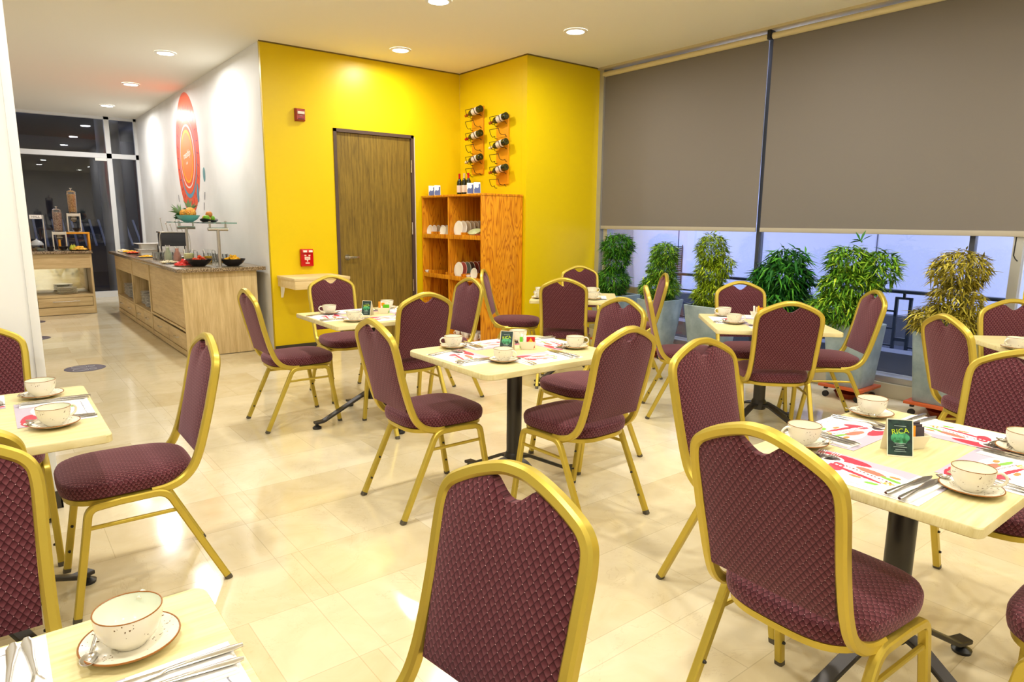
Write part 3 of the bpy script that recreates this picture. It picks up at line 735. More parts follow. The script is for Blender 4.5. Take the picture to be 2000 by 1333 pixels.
def setting(wx, wy, face, where, parts='mcsfkn', cup=(.225, .02), cupname=None, handle=None, off=None, fixed=False):
    """place setting: (wx, wy) = world centre of the mat, face = direction the guest looks (deg)"""
    a = R(face-90); c, s = math.cos(a), math.sin(a)
    if not fixed: wx, wy = wx*KT, wy*KT
    W = lambda u, v_: (wx+c*u-s*v_, wy+s*u+c*v_)
    z = TOP
    if off == 'world': cup = (cup[0]*KT, cup[1]*KT)
    if 'm' in parts: place('mat', make_mat, (wx, wy, z), a, 'red and white printed placemat, '+where, 'placemat', 'paper placemats')
    zz = z+.0008
    if 'n' in parts: place('nap', make_napkin, (*W(.118, -.005), zz), a+R(-3), 'folded white paper napkin, '+where, 'napkin', 'paper napkins')
    if 'k' in parts:
        zk = zz+(.0056 if 'n' in parts else 0)
        place('knife', make_knife, (*W(.106, -.004), zk), a+R(90-6), 'inner steel knife, '+where, 'knife', 'table knives')
        place('knife', make_knife, (*W(.132, -.012), zk), a+R(90-2), 'outer steel knife, '+where, 'knife', 'table knives')
    if 'f' in parts:
        place('fork', make_fork, (*W(-.118, -.008), zz), a+R(90-4), 'inner steel fork, '+where, 'fork', 'table forks')
        place('fork', make_fork, (*W(-.146, -.012), zz), a+R(90+3), 'outer steel fork, '+where, 'fork', 'table forks')
    if 'c' in parts:
        cw = cup if off == 'world' else W(*cup); h = R(handle) if handle is not None else a+R(-40)
        place('saucer', make_saucer, (*cw, z), h, 'brown-rimmed saucer '+(cupname or where), 'saucer', 'stoneware saucers')
        place('cup', make_cup, (*cw, z+.0050), h, 'speckled coffee cup '+(cupname or where), 'cup', 'stoneware cups')
    if 's' in parts:
        cw = cup if off == 'world' else W(*cup); b = h+R(115)
        sp = place('spoon', make_spoon, (cw[0]+.047*math.cos(b), cw[1]+.047*math.sin(b), z+.012), b+R(78), 'teaspoon on the saucer '+(cupname or where), 'spoon', 'teaspoons')
# front right table: four settings
setting(1.678, .700, 0, 'beside the big chair back at the front right table', cup=(1.770, .500), off='world', cupname='at the near corner of the front right table', handle=-62)
setting(2.000, .500, 90, 'on the right-hand side of the front right table', cup=(2.205, .513), off='world', cupname='cut by the right picture edge on the front right table', handle=-80)
setting(2.250, .695, 180, 'on the far side of the front right table', cup=(2.235, .935), off='world', cupname='at the far left corner of the front right table', handle=60)
setting(1.995, .905, 270, 'on the left side of the front right table', cup=(1.772, .915), off='world', cupname='behind the big chair back on the front right table', handle=150)
# middle table
setting(1.680, 2.505, 0, 'on the left side of the middle table', cup=(1.775, 2.325), off='world', cupname='at the front edge of the middle table', handle=-70)
setting(1.975, 2.290, 90, 'on the near right side of the middle table', cup=(2.262, 2.375), off='world', cupname='at the right end of the middle table', handle=-30)
setting(2.255, 2.540, 180, 'on the far right side of the middle table', cup=(2.150, 2.690), off='world', cupname='behind the condiment box on the middle table', handle=60, parts='mcfkn')
setting(1.985, 2.710, 270, 'on the far left side of the middle table', cup=(1.775, 2.735), off='world', cupname='at the left corner of the middle table', handle=165)
# table near the door
setting(1.700, 4.075, 0, 'on the left side of the table near the brown door', cup=(1.755, 3.835), off='world', cupname='at the front edge of the table near the brown door', handle=-60, parts='mcsfk')
setting(1.985, 3.840, 90, 'on the near side of the table near the brown door', parts='mfk')
setting(1.960, 4.270, 270, 'on the far side of the table near the brown door', cup=(1.765, 4.235), off='world', cupname='at the left corner of the table near the brown door', handle=165, parts='mcsf')
setting(2.225, 4.060, 180, 'on the right side of the table near the brown door', cup=(2.215, 4.275), off='world', cupname='behind the condiment box near the brown door', handle=60, parts='mckn')
# table by the window (turned)
T = tmap('win')
p = T(-.22, .06); setting(p[0], p[1], -45, 'on the left side of the table by the window', cup=(3.650, 2.400), off='world', cupname='near the left end of the table by the window', handle=-45, parts='mcsk', fixed=True)
p = T(.05, .24); setting(p[0], p[1], 225, 'on the far side of the table by the window', cup=(3.895, 2.640), off='world', cupname='at the left corner of the table by the window', handle=150, parts='mcsf', fixed=True)
p = T(.02, -.22); setting(p[0], p[1], 45, 'behind the square chair back, window table', parts='mf', fixed=True)
# table by the yellow wall
T = tmap('niche')
p = T(-.19, .05); setting(p[0], p[1], -45, 'at the left end of the table by the yellow wall', cup=(3.545, 4.165), off='world', cupname='at the left end of the table by the yellow wall', handle=200, parts='mcf', fixed=True)
p = T(.17, -.05); setting(p[0], p[1], 135, 'at the right end of the table by the yellow wall', cup=(3.850, 3.845), off='world', cupname='at the right front of the table by the yellow wall', handle=-30, parts='mcf', fixed=True)
setting(4.15, 4.19, 225, 'far side', cup=(4.13, 4.14), off='world', cupname='farther back at the right of the table by the yellow wall', handle=-30, parts='c')
setting(3.78, 4.40, 225, 'far side', cup=(3.76, 4.40), off='world', cupname='at the far left corner of the table by the yellow wall', handle=200, parts='c')
# table at the right edge
setting(4.05, 1.03, -45, 'on the table at the right edge below the window', cup=(4.085, 1.045), off='world', cupname='on the table at the right picture edge', handle=150, parts='c')
# left table
setting(.120, 2.560, 180, 'at the right end of the left table', cup=(.100, 2.795), off='world', cupname='at the far corner of the left table', handle=55)
setting(-.165, 2.790, 270, 'cut by the left edge on the far side of the left table', parts='mf')
setting(-.12, 2.30, 90, 'near side', cup=(.108, 2.365), off='world', cupname='at the near corner of the left table', handle=28, parts='cs')
# near left table
setting(.120, .800, 180, 'at the bottom edge of the bottom left table', cup=(.108, 1.037), off='world', cupname='on the bottom left table', handle=62, parts='mcsfkn')
setting(-.150, 1.040, 270, 'in the bottom left corner of the bottom left table', parts='mf')

# tent cards and condiment boxes
m = mat('menu_print', rgb(30, 60, 50), .35); t = NT(m); M['menu'] = m
v = t.coord('Object'); nz = t.noise(v, 60, 3); X, Y, Z = t.xyz(v); wob = t.m('MULTIPLY', t.m('SUBTRACT', nz, .5), .012)
Yw = t.m('ADD', Y, wob); Zw = t.m('ADD', Z, wob)
c = t.ramp(nz, [(.35, rgb(16, 34, 36)), (.65, rgb(40, 66, 60))])
c = t.mix(ell(t, Yw, Zw, 0, .052, .024, .017), c, t.ramp(nz, [(.4, rgb(26, 90, 50)), (.6, rgb(80, 170, 120))]))
t.con(c, t.b.inputs['Base Color'])
def text(s, size, name, mt, parent, M4, ext=.0003):
    cu = bpy.data.curves.new(name, 'FONT'); cu.body = s; cu.size = size; cu.align_x = 'CENTER'; cu.align_y = 'CENTER'; cu.extrude = ext
    tmp = bpy.data.objects.new('tmp', cu); col.objects.link(tmp); dg = bpy.context.evaluated_depsgraph_get(); dg.update()
    me = bpy.data.meshes.new_from_object(tmp.evaluated_get(dg)); bpy.data.objects.remove(tmp)
    me.materials.clear(); me.materials.append(mt); me.transform(M4)
    o = bpy.data.objects.new(name, me); col.objects.link(o); link_child(o, parent); return o
M['lime_ink'] = mat('lime_ink', rgb(186, 214, 30), .5); M['pale_ink'] = mat('pale_ink', rgb(150, 170, 165), .5)
def make_tent(name='menu_tent_card', w=.066, h=.098, splay=.034, front='menu'):
    """front sheet faces -x after leaning; origin under the ridge"""
    t_ = empty(name); hw = w/2
    for s_ in (-1, 1):
        L = math.hypot(h, splay); ang = math.atan2(splay, h)
        Mt = Matrix.Translation((s_*splay, 0, 0)) @ Matrix.Rotation(-s_*ang, 4, 'Y')
        sh = MB().box(-.0006, .0006, -hw, hw, 0, L, M=None).build('sheet', M['card'], t_); sh.matrix_local = Mt
        if s_ == -1:
            g_ = MB().box(-.0011, -.0007, -hw+.0025, hw-.0025, .004, L-.002).build('printed_face', M[front], sh)
            if front == 'menu':
                B = lambda y, z: Matrix(((0, 0, -1, -.0013), (-1, 0, 0, y), (0, 1, 0, z), (0, 0, 0, 1)))
                text('RICA', .020, 'headline', M['lime_ink'], g_, B(0, .070) @ Matrix.Rotation(R(9), 4, 'Z'))
                for q, (z, wd) in enumerate([(.084, .030), (.036, .028), (.031, .020), (.026, .034), (.019, .024), (.014, .030)]):
                    MB().box(-.0015, -.0012, -wd/2, wd/2, z, z+.0016).build('small_print', M['pale_ink'], g_)
    return t_

def tent_at(x, y, rz, label): return place('tent', make_tent, (x*KT, y*KT, TOP), R(rz), label, 'menu card', 'menu tent cards')
tent_at(1.915, .725, 38, 'green printed menu tent card on the front right table')
tent_at(1.950, 2.525, 38, 'green printed menu tent card on the middle table')
tent_at(1.950, 4.045, 40, 'dark printed menu tent card on the table near the brown door')
def caddy(x, y, rz, label, packs, where):
    """open white box, trapezoid, with packets standing in it; packs = list of (u, v, width, height, colour, lean, label)"""
    x, y = x*KT, y*KT; b = empty('condiment_box', (x, y, TOP), R(rz))
    def rr(hx, hy, z, r=.008):
        out = []
        for qx, qy, a0 in ((1, 1, 0), (-1, 1, 90), (-1, -1, 180), (1, -1, 270)):
            for k in range(4):
                a = R(a0+30*k); out.append((qx*(hx-r)+r*math.cos(a), qy*(hy-r)+r*math.sin(a), z))
        return out
    MB().ring_loft([rr(.030, .020, 0), rr(.0445, .028, .040), rr(.042, .0255, .040), rr(.0285, .0185, .004)], True, True).build('body', M['cream_plastic'], b)
    tag(b, label, 'condiment box', 'condiment boxes')
    c_, s_ = math.cos(R(rz)), math.sin(R(rz))
    for u, v_, w_, h_, colr, lean, pl in packs:
        o = MB().box(-w_/2, w_/2, -.002, .002, 0, h_, .0015)
        if colr == 'red_tea':
            o.box(-w_*.28, w_*.28, -.0026, -.0021, h_*.55, h_*.62, mi=1).prism([(-w_*.2, h_*.62), (w_*.2, h_*.62), (0, h_*.9)], -.0026, -.0021, mi=1, M=Matrix(((1, 0, 0, 0), (0, 0, 1, 0), (0, 1, 0, 0), (0, 0, 0, 1))))
            o = o.build('tea_sachet', [M['red_ink'], M['yellow_ink']])
        else: o = o.build('sugar_packet', M[colr])
        o.location = (x+c_*u-s_*v_, y+s_*u+c_*v_, TOP+.006); o.rotation_euler = (R(lean), 0, R(rz)); tag(o, pl+' '+where, 'packet', 'packets in the condiment boxes')
M['red_ink'] = mat('red_ink', rgb(196, 22, 24), .45); M['yellow_ink'] = mat('yellow_ink', rgb(220, 180, 40), .45)
M['orange_ink'] = mat('orange_ink', rgb(244, 150, 14), .45); M['green_ink'] = mat('green_ink', rgb(96, 190, 20), .45)
M['black_ink'] = mat('black_sachet', rgb(66, 56, 62), .35)
caddy(2.000, .722, -28, 'cream condiment box behind the tent card on the front right table',
      [(-.022, .002, .030, .066, 'orange_ink', 8, 'orange sugar packet'), (-.012, -.012, .030, .060, 'orange_ink', -6, 'front orange sugar packet'), (.012, .012, .040, .064, 'black_ink', 0, 'black sachet at the back'),
       (.014, .002, .040, .060, 'black_ink', -3, 'black sachet in the middle'), (.016, -.008, .038, .054, 'black_ink', -6, 'black sachet at the front')], 'in the condiment box on the front right table')
caddy(2.055, 2.500, -38, 'cream condiment box with a red sachet on the middle table',
      [(-.026, .006, .012, .070, 'paper', -6, 'narrow white sugar stick'), (-.012, -.002, .012, .066, 'paper', 5, 'second narrow white sugar stick'), (-.030, -.006, .016, .056, 'green_ink', -14, 'small green packet'), (.018, -.004, .042, .056, 'red_tea', -4, 'red tea sachet with a yellow emblem'),
       (.016, .008, .042, .058, 'paper', 0, 'white sachet behind the red one')], 'in the condiment box on the middle table')
caddy(2.080, 4.065, -38, 'cream condiment box with orange and green packets on the table near the brown door',
      [(-.028, .004, .022, .074, 'orange_ink', -8, 'orange sugar packet'), (-.004, .006, .022, .070, 'orange_ink', 10, 'second orange sugar packet'), (-.014, -.002, .012, .078, 'paper', 0, 'white sugar stick'),
       (.018, -.006, .044, .056, 'green_ink', 0, 'green sweetener packet')], 'on the table near the brown door')
caddy(4.020, 2.470, -38, 'cream condiment box behind the square chair back on the table by the window',
      [(-.02, 0, .012, .074, 'paper', -10, 'white sugar stick'), (-.008, .004, .012, .07, 'foil_white', 8, 'cream sugar stick'), (.004, -.002, .012, .076, 'yellow_ink', 4, 'yellow sugar stick'), (.02, .004, .036, .062, 'orange_ink', 0, 'orange packet')],
      'in the condiment box on the table by the window')
# stacked cup on the small table: second cup on the first saucer at the right

# ================================================================== dish shelf of orange pine
SX0, SX1, SY0, SY1 = 4.05, 4.59, 5.69, 6.895
sh = empty('dish_shelf', (0, 0, 0))
for y0, y1, nm in ((SY0, SY0+.022, 'side_panel'), (6.315, 6.337, 'divider'), (SY1-.022, SY1, 'side_panel')):
    MB().box(SX0, SX1, y0, y1, 0, 1.63, .002).build(nm, M['pine'], sh)
MB().box(SX0-.004, SX1, SY0-.004, SY1, 1.63, 1.652, .002).build('top', M['pine'], sh)
MB().box(SX1-.012, SX1, SY0+.022, SY1-.022, 0, 1.63).build('back_panel', M['pine'], sh)
LV = [.085, .41, .745, 1.195]
for z in LV:
    for a, b in ((SY0+.022, 6.315), (6.337, SY1-.022)):
        MB().box(SX0+.012, SX1-.012, a, b, z-.018, z).build('shelf', M['pine'], sh)
        if z > .1: MB().box(SX0-.002, SX0+.014, a+.002, b-.002, z-.022, z+.026, .002).build('lip', M['pine'], sh)
tag(sh, 'tall orange pine shelf with open compartments beside the brown door', 'shelf')
def disc(r, tilt, col_, name, loc, label, group, dark=None):
    """plate standing on its rim, facing the aisle (-x), leaning back a little"""
    def mk():
        p = MB(); Mt = Matrix.Rotation(R(-90+tilt), 4, 'Y')
        p.lathe([(.0005, .0), (r*.6, .0), (r*.97, .010), (r, .012), (r*.97, .014), (r*.62, .004), (.0005, .004)], seg=36, M=Mt)
        o = p.build(name, [M[col_]], ang=60)
        q = MB().lathe([(r*.985, .0128), (r, .0135), (r*.99, .0143), (r*.955, .0141)], seg=36, M=Mt); q.build('rim', M['porcelain'], o, ang=60)
        return o
    o = place('disc_%s_%.3f_%d' % (col_, r, tilt), mk, (loc[0], loc[1], loc[2]+r), 0, label, 'plate', group); return o
M['pl_white'] = mat('plate_white', rgb(240, 236, 224), .2); M['pl_pink'] = mat('plate_pink', rgb(190, 92, 92), .25)
M['pl_teal'] = mat('plate_teal', rgb(122, 150, 146), .25); M['pl_dark'] = mat('plate_dark', rgb(92, 70, 62), .3); M['pl_brick'] = mat('plate_brick', rgb(150, 60, 44), .3)
M['pl_cream'] = mat('plate_cream', rgb(214, 200, 170), .25)
z = LV[3]
nth = ['front', 'second', 'third', 'fourth', 'fifth', 'sixth', 'seventh']
for k in range(5): disc(.062, 8, 'pl_white' if k < 2 else 'pl_cream', 'side_plate', (4.11+.055*k, 6.80, z), nth[k]+' small oval-looking plate in the upper left shelf compartment', 'small plates on the shelf')
disc(.062, 8, 'pl_white', 'side_plate', (4.10, 6.50, z), 'single small plate beside the divider in the upper left compartment', 'small plates on the shelf')
disc(.062, 8, 'pl_cream', 'side_plate', (4.16, 6.49, z), 'small plate behind the single one beside the divider', 'small plates on the shelf')
for k in range(7): disc(.088, 6, 'pl_white' if k < 2 else 'pl_cream', 'dinner_plate', (4.115+.055*k, 6.205, z), nth[k]+' pale dinner plate in the upper right shelf compartment', 'dinner plates on the shelf')
z = LV[2]
for k, c_ in enumerate(['pl_white', 'pl_pink', 'pl_teal', 'pl_dark', 'pl_brick', 'pl_brick', 'pl_brick']):
    disc(.088, 6, c_, 'dinner_plate', (4.115+.055*k, 6.205, z), nth[k]+' %s plate in the middle right shelf compartment' % {'pl_white': 'white', 'pl_pink': 'pink', 'pl_teal': 'grey-green', 'pl_dark': 'dark brown', 'pl_brick': 'brick red'}[c_], 'coloured plates on the shelf')
disc(.064, 6, 'pl_white', 'side_plate', (4.11, 5.90, z), 'small white plate at the right of the coloured plates', 'small plates on the shelf')
def holder(x0, x1, y, z, label):
    h = MB().box(x0, x1, y-.009, y+.009, z, z+.052, .003); 
    tag(h.build('plate_holder', M['pine']), label, 'plate holder', 'wooden plate holders on the shelf')
for (y, z, l) in [(6.868, LV[3], 'wooden plate holder at the far left of the upper left compartment'), (6.725, LV[3], 'wooden plate holder right of the small plates, upper left compartment'), (6.56, LV[3], 'wooden plate holder left of the single small plate'),
                  (6.303, LV[3], 'wooden plate holder left of the dinner plates, upper right compartment'), (6.105, LV[3], 'wooden plate holder right of the dinner plates, upper right compartment'),
                  (6.303, LV[2], 'wooden plate holder left of the coloured plates'), (6.105, LV[2], 'wooden plate holder right of the coloured plates'), (6.80, LV[2], 'empty wooden plate holder in the middle left compartment'), (6.42, LV[2], 'empty wooden plate holder beside the divider, middle left compartment')]:
    holder(4.075, 4.44, y, z, l)
def bowl_mb(r, h, t_=.004, foot=.4):
    return MB().lathe([(.0005, .0), (r*foot, .0), (r*foot*1.05, .004), (r*.75, h*.38), (r*.95, h*.8), (r, h), (r-t_, h), (r*.95-t_, h*.82), (r*.72, h*.42), (r*foot*.8, .010), (.0005, .008)], seg=36)
o = bowl_mb(.075, .055).build('serving_bowl', mat('pale_green_glaze', rgb(216, 222, 176), .2), ang=60); o.location = (4.17, 5.97, LV[3]+.016); o.rotation_euler = (0, R(-24), R(20))
tag(o, 'pale green bowl tilted on the upper right shelf', 'bowl')
o = bowl_mb(.05, .035).build('serving_bowl', mat('coral_glaze', rgb(206, 96, 66), .25), ang=60); o.location = (4.12, 5.83, LV[3]); tag(o, 'small coral bowl against the shelf side, upper right compartment', 'bowl')
o = bowl_mb(.035, .045).build('serving_bowl', M['orange_ink'], ang=60); o.location = (4.10, 6.06, LV[2]); tag(o, 'small orange bowl right of the coloured plates', 'bowl')
o = bowl_mb(.028, .05).build('serving_bowl', M['porcelain'], ang=60); o.location = (4.09, 5.99, LV[2]); tag(o, 'tiny white bowl between orange bowl and small plate', 'bowl')
o = bowl_mb(.030, .05).build('serving_bowl', M['porcelain'], ang=60); o.location = (4.09, 6.845, LV[2]); tag(o, 'tiny white bowl alone in the middle left compartment', 'bowl')
mg = 0
def make_mug():
    m_ = bowl_mb(.036, .075, foot=.7).build('mug', M['porcelain'], ang=60)
    MB().tube(sm([(-.03, 0, .06), (-.05, 0, .055), (-.054, 0, .035), (-.032, 0, .018)], 5), .004, 8).build('handle', M['porcelain'], m_); return m_
for k, (x, y) in enumerate([(4.12, 6.25), (4.14, 6.165), (4.12, 6.08), (4.14, 5.99), (4.12, 5.90), (4.15, 5.815), (4.24, 6.20), (4.24, 6.10), (4.24, 6.0)]):
    place('mug', make_mug, (x, y, LV[0]), R(30*k), ('%s white mug from the left on the bottom shelf' % ['first', 'second', 'third', 'fourth', 'fifth', 'sixth'][k]) if k < 6 else '%s white mug in the back row of the bottom shelf' % ['left', 'middle', 'right'][k-6], 'mug', 'white mugs on the bottom shelf')
# ---- wine bottles
def bottle_mb(s_=1.):
    return [(r*s_, h*s_) for r, h in [(.0005, .012), (.028, .0), (.0365, .004), (.0372, .012), (.0372, .185), (.034, .205), (.022, .228), (.0145, .245), (.0138, .262)]]
def make_bottle(s_, foil):
    b = MB().lathe(bottle_mb(s_), seg=28).build('wine_bottle', M['bottle'], ang=50)
    MB().lathe([(.0378*s_, .055*s_), (.0380*s_, .056*s_), (.0380*s_, .150*s_), (.0378*s_, .151*s_)], seg=28).build('label', M['label'], b, ang=50)
    MB().lathe([(.0150*s_, .238*s_), (.0153*s_, .24*s_), (.0148*s_, .300*s_), (.0160*s_, .302*s_), (.0160*s_, .312*s_), (.0005, .313*s_)], seg=20).build('foil', M[foil], b, ang=50)
    return b
def rack(Y0, Y1, z0, z1, ztop, pitch, foils, label, where):
    r_ = empty('wine_rack', (4.599, (Y0+Y1)/2, z0)); hw = (Y1-Y0)/2
    MB().box(-.020, 0, -hw, hw, 0, z1-z0, .002).build('back_board', M['pine_y'], r_)
    for k in range(6):
        z = ztop-z0-pitch*k; xc = -.085
        bd = [(-.02, -.085, z-.055), (-.040, -.085, z-.050), (-.040, -.085, z-.036), (xc+.030, -.085, z-.042), (xc, -.085, z-.044), (xc-.030, -.085, z-.030), (xc-.042, -.085, z+.000), (xc-.044, -.080, z+.018)]
        nk = [(-.02, .085, z-.07), (-.052, .085, z-.066), (-.054, .085, z-.046), (xc+.014, .085, z-.052), (xc, .085, z-.056), (xc-.018, .085, z-.044), (xc-.032, .087, z-.012), (xc-.042, .086, z+.018)]
        MB().tube(sm(bd, 3), .0032, 6).tube(sm(nk, 3), .0032, 6).tube([bd[-1], (xc-.043, 0, z+.018), nk[-1]], .0032, 6).build('bottle_holder', M['iron'], r_)
        if k % 2 == 0:
            f = foils[k//2]
            b = place('wb_'+f, lambda: make_bottle(1., f), (4.60+xc, (Y0+Y1)/2-.165, z0+z+.012), 0, '%s, %s' % (['top wine bottle', 'middle wine bottle', 'lowest wine bottle'][k//2], where), 'bottle', 'bottles in the wine racks')
            b.rotation_euler = (R(-90-9), 0, R(0))
    tag(r_, label, 'wine rack', 'wall wine racks')
M['pine_y'] = mat('golden_board', rgb(222, 150, 20), .4)
rack(6.41, 6.63, 1.905, 2.655, 2.600, .1305, ['foil_amber', 'foil_red', 'foil_white'], 'left wall rack of golden board and black wire holding three bottles', 'lying in the left wall rack')
rack(5.945, 6.155, 1.775, 2.51, 2.470, .1330, ['foil_amber', 'foil_white', 'foil_amber'], 'right wall rack of golden board and black wire holding three bottles', 'lying in the right wall rack')
for (y, f, l) in [(6.70, 'foil_red', 'left standing wine bottle on top of the pine shelf'), (6.60, 'foil_white', 'middle standing wine bottle with pale label on the pine shelf'), (6.515, 'foil_red', 'right standing wine bottle with bright red neck on the pine shelf')]:
    b = place('sb_'+f, lambda: make_bottle(.84, f), (4.45, y, 1.652), R(40), l, 'bottle', 'bottles standing on the pine shelf')
m = mat('blue_print', rgb(70, 90, 150), .4); M['blue_print'] = m; t = NT(m)
X, Y, Z = t.xyz(t.coord('Object')); nz = t.noise(t.coord('Object'), 30, 2)
c = t.mix(t.m('GREATER_THAN', t.m('ADD', t.m('ADD', Y, Z), t.m('MULTIPLY', nz, .05)), .10), rgb(72, 86, 140), rgb(236, 238, 244)); c = t.mix(ell(t, Y, Z, .0, .078, .017, .020), c, rgb(244, 240, 236))
t.con(c, t.b.inputs['Base Color'])
for (x, y, l) in [(4.13, 6.80, 'leftmost folded blue and white card on the pine shelf'), (4.12, 6.66, 'second folded card from the left on the pine shelf'), (4.10, 5.97, 'folded card in front of the wine bottles on the pine shelf'), (4.09, 5.83, 'rightmost folded card on top of the pine shelf')]:
    o = place('card', lambda: make_tent('folded_card', .07, .115, .032, 'blue_print'), (x, y, 1.6525), R(62), l, 'card', 'folded cards on the pine shelf')
# ---- wall devices
al = empty('alarm_strobe', (2.643, 6.91, 2.417))
MB().box(-.052, .052, -.012, 0, -.062, .062, .004).build('back_plate', M['faded_red'], al)
MB().ring_loft([[(x*.048*q, y, z*.058*q) for x, z in ((-1, -1), (1, -1), (1, 1), (-1, 1))] for q, y in ((1, -.012), (1, -.035), (.86, -.048))]).build('housing', M['faded_red'], al)
MB().box(-.036, .036, -.058, -.046, .002, .030, .004).build('lens', mat('strobe_lens', rgb(226, 220, 210), .1), al)
k_ = MB()
for q in range(6): k_.box(-.030+q*.010, -.024+q*.010, -.0492, -.0478, -.050, -.038)
k_.build('sounder_grille', M['black'], al)
text('FIRE', .018, 'lettering', M['pale_ink'], al, Matrix(((1, 0, 0, 0), (0, 0, 1, -.0486), (0, 1, 0, -.014), (0, 0, 0, 1))))
tag(al, 'faded red square alarm strobe high on the yellow wall', 'alarm')
ps = empty('fire_pull_station', (2.646, 6.91, .975))
MB().box(-.067, .067, -.040, 0, -.090, .090, .008).build('housing', M['red'], ps)
MB().box(-.060, .060, -.062, -.036, .052, .084, .008).build('lift_cover', mat('red_cover', rgb(214, 60, 64), .2), ps)
MB().box(-.050, -.010, -.0645, -.061, .058, .078, .002).box(.010, .050, -.0645, -.061, .058, .078, .002).build('cover_label', M['paper'], ps)
MB().box(-.030, .030, -.0425, -.039, -.022, .010, .001).box(-.006, .006, -.0425, -.039, -.040, -.022).box(-.022, .022, -.0425, -.039, -.062, -.050, .001).box(-.032, -.012, -.0425, -.039, .018, .030).box(.012, .032, -.0425, -.039, .018, .030).build('pull_handle', mat('white_print', rgb(240, 216, 200), .5), ps)
text('PULL', .013, 'lettering', M['red'], ps, Matrix(((1, 0, 0, 0), (0, 0, 1, -.0427), (0, 1, 0, -.006), (0, 0, 0, 1))))
tag(ps, 'bright red fire alarm pull station on the yellow wall above the wall shelf', 'alarm')
ws = empty('wall_shelf', (2.62, 6.91, 0))
MB().box(-.29, .29, -.50, 0, .775, .800, .002).build('top_board', M['shelf_wood'], ws)
MB().box(-.285, .285, -.495, -.003, .690, .775, .002).build('drawer_box', M['shelf_wood'], ws)
MB().prism([(0, 0), (-.06, 0), (-.05, .035), (0, .12)], -.012, .012, M=Matrix.Translation((-.25, -.012, .69)) @ Matrix(((0, 0, 1, 0), (1, 0, 0, 0), (0, -1, 0, 0), (0, 0, 0, 1)))).build('bracket', M['paper'], ws)
tag(ws, 'light wood shelf fixed to the yellow wall left of the brown door', 'shelf')

# ================================================================== corridor: floor stickers and wall mural
m = mat('sticker', rgb(86, 78, 92), .45); M['sticker'] = m
def sticker():
    s_ = empty('footprint_sticker')
    MB().lathe([(.0005, .0), (.165, .0), (.165, .0012), (.0005, .0013)], seg=48).build('disc', M['sticker'], s_, recalc=True)
    for q in (-1, 1):
        sole = sm([(q*.035+.0, .075, .0016), (q*.035+.026, .066, .0016), (q*.035+.030, .036, .0016), (q*.035+.019, .0, .0016), (q*.035+.021, -.012, .0016), (q*.035-.021, -.012, .0016), (q*.035-.019, .0, .0016), (q*.035-.030, .036, .0016), (q*.035-.026, .066, .0016), (q*.035, .075, .0016)], 4)
        heel = sm([(q*.035-.021, -.024, .0016), (q*.035+.021, -.024, .0016), (q*.035+.020, -.050, .0016), (q*.035, -.062, .0016), (q*.035-.020, -.050, .0016), (q*.035-.021, -.024, .0016)], 3)
        sc_ = 1.35
        sole = [Vector((p.x*sc_+q*.02, p.y*sc_, p.z)) for p in sole]; heel = [Vector((p.x*sc_+q*.02, p.y*sc_, p.z)) for p in heel]
        MB().tube(sole, .0022, 4).tube(heel, .0022, 4).build('footprint', M['pale_sticker'], s_)
    return s_
M['pale_sticker'] = mat('pale_sticker', rgb(190, 190, 196), .5)
for (x, y, l) in [(.605, 7.155, 'round dark floor sticker with two footprints, nearest the camera'), (.32, 9.30, 'half hidden round floor sticker farther down the corridor'), (.36, 10.80, 'farthest round floor sticker, before the far cabinet')]:
    place('sticker', sticker, (x, y, .0005), R(90), l, 'floor sticker', 'footprint floor stickers')
mu = empty('wall_mural', (2.279, 10.08, 2.23))
def oval(ry, rz_, x, mt, name, cy=0., cz=0., n=64, rot=0.):
    return MB().ring_loft([[(xx, cy+ry*math.cos(2*math.pi*k/n)*math.cos(rot)-rz_*math.sin(2*math.pi*k/n)*math.sin(rot), cz+rz_*math.sin(2*math.pi*k/n)*math.cos(rot)+ry*math.cos(2*math.pi*k/n)*math.sin(rot)) for k in range(n)] for xx in (x, x-.0012)]).build(name, mt, mu)
C_ = lambda n_, r_, g_, b_: mat(n_, rgb(r_, g_, b_), .32)
coral, blue, whi, yel, oran, mag = C_('mural_coral', 238, 104, 72), C_('mural_blue', 108, 160, 184), C_('mural_white', 244, 226, 218), C_('mural_yellow', 252, 180, 60), C_('mural_orange', 242, 134, 76), C_('mural_magenta', 168, 56, 90)
oval(.63, .80, 0, coral, 'coral_disc'); oval(.47, .52, -.0013, blue, 'blue_ring', 0, -.06); oval(.45, .49, -.0026, coral, 'inner_coral', 0, -.035)
oval(.39, .42, -.0039, whi, 'white_ring', 0, -.03); oval(.365, .395, -.0052, coral, 'coral_band', 0, -.03); oval(.315, .35, -.0065, yel, 'yellow_ring', 0, -.03); oval(.28, .315, -.0078, oran, 'orange_disc', 0, -.03)
oval(.05, .12, -.0027, blue, 'blue_drop', -.42, -.52)
dm = MB()
for k in range(26):
    a = 2*math.pi*k/26; y, z = .545*math.cos(a), -.02+.64*math.sin(a)
    dm.box(-.0026, -.0014, -.006, .006, -.035, .035, M=Matrix.Translation((0, y, z)) @ Matrix.Rotation(a-math.pi/2+.25, 4, 'X'))
tag(dm.build('radial_dashes', mag, mu), kind=None)
text('mealtip', .13, 'lettering', whi, mu, Matrix(((0, 0, -1, -.0092), (-1, 0, 0, .0), (0, 1, 0, .0), (0, 0, 0, 1))) @ Matrix.Rotation(R(6), 4, 'Z'))
text('cafe', .06, 'lettering', whi, mu, Matrix(((0, 0, -1, -.0092), (-1, 0, 0, .02), (0, 1, 0, -.11), (0, 0, 0, 1))))
tag(mu, 'large coral and orange round mural with rings on the white corridor wall', 'mural')
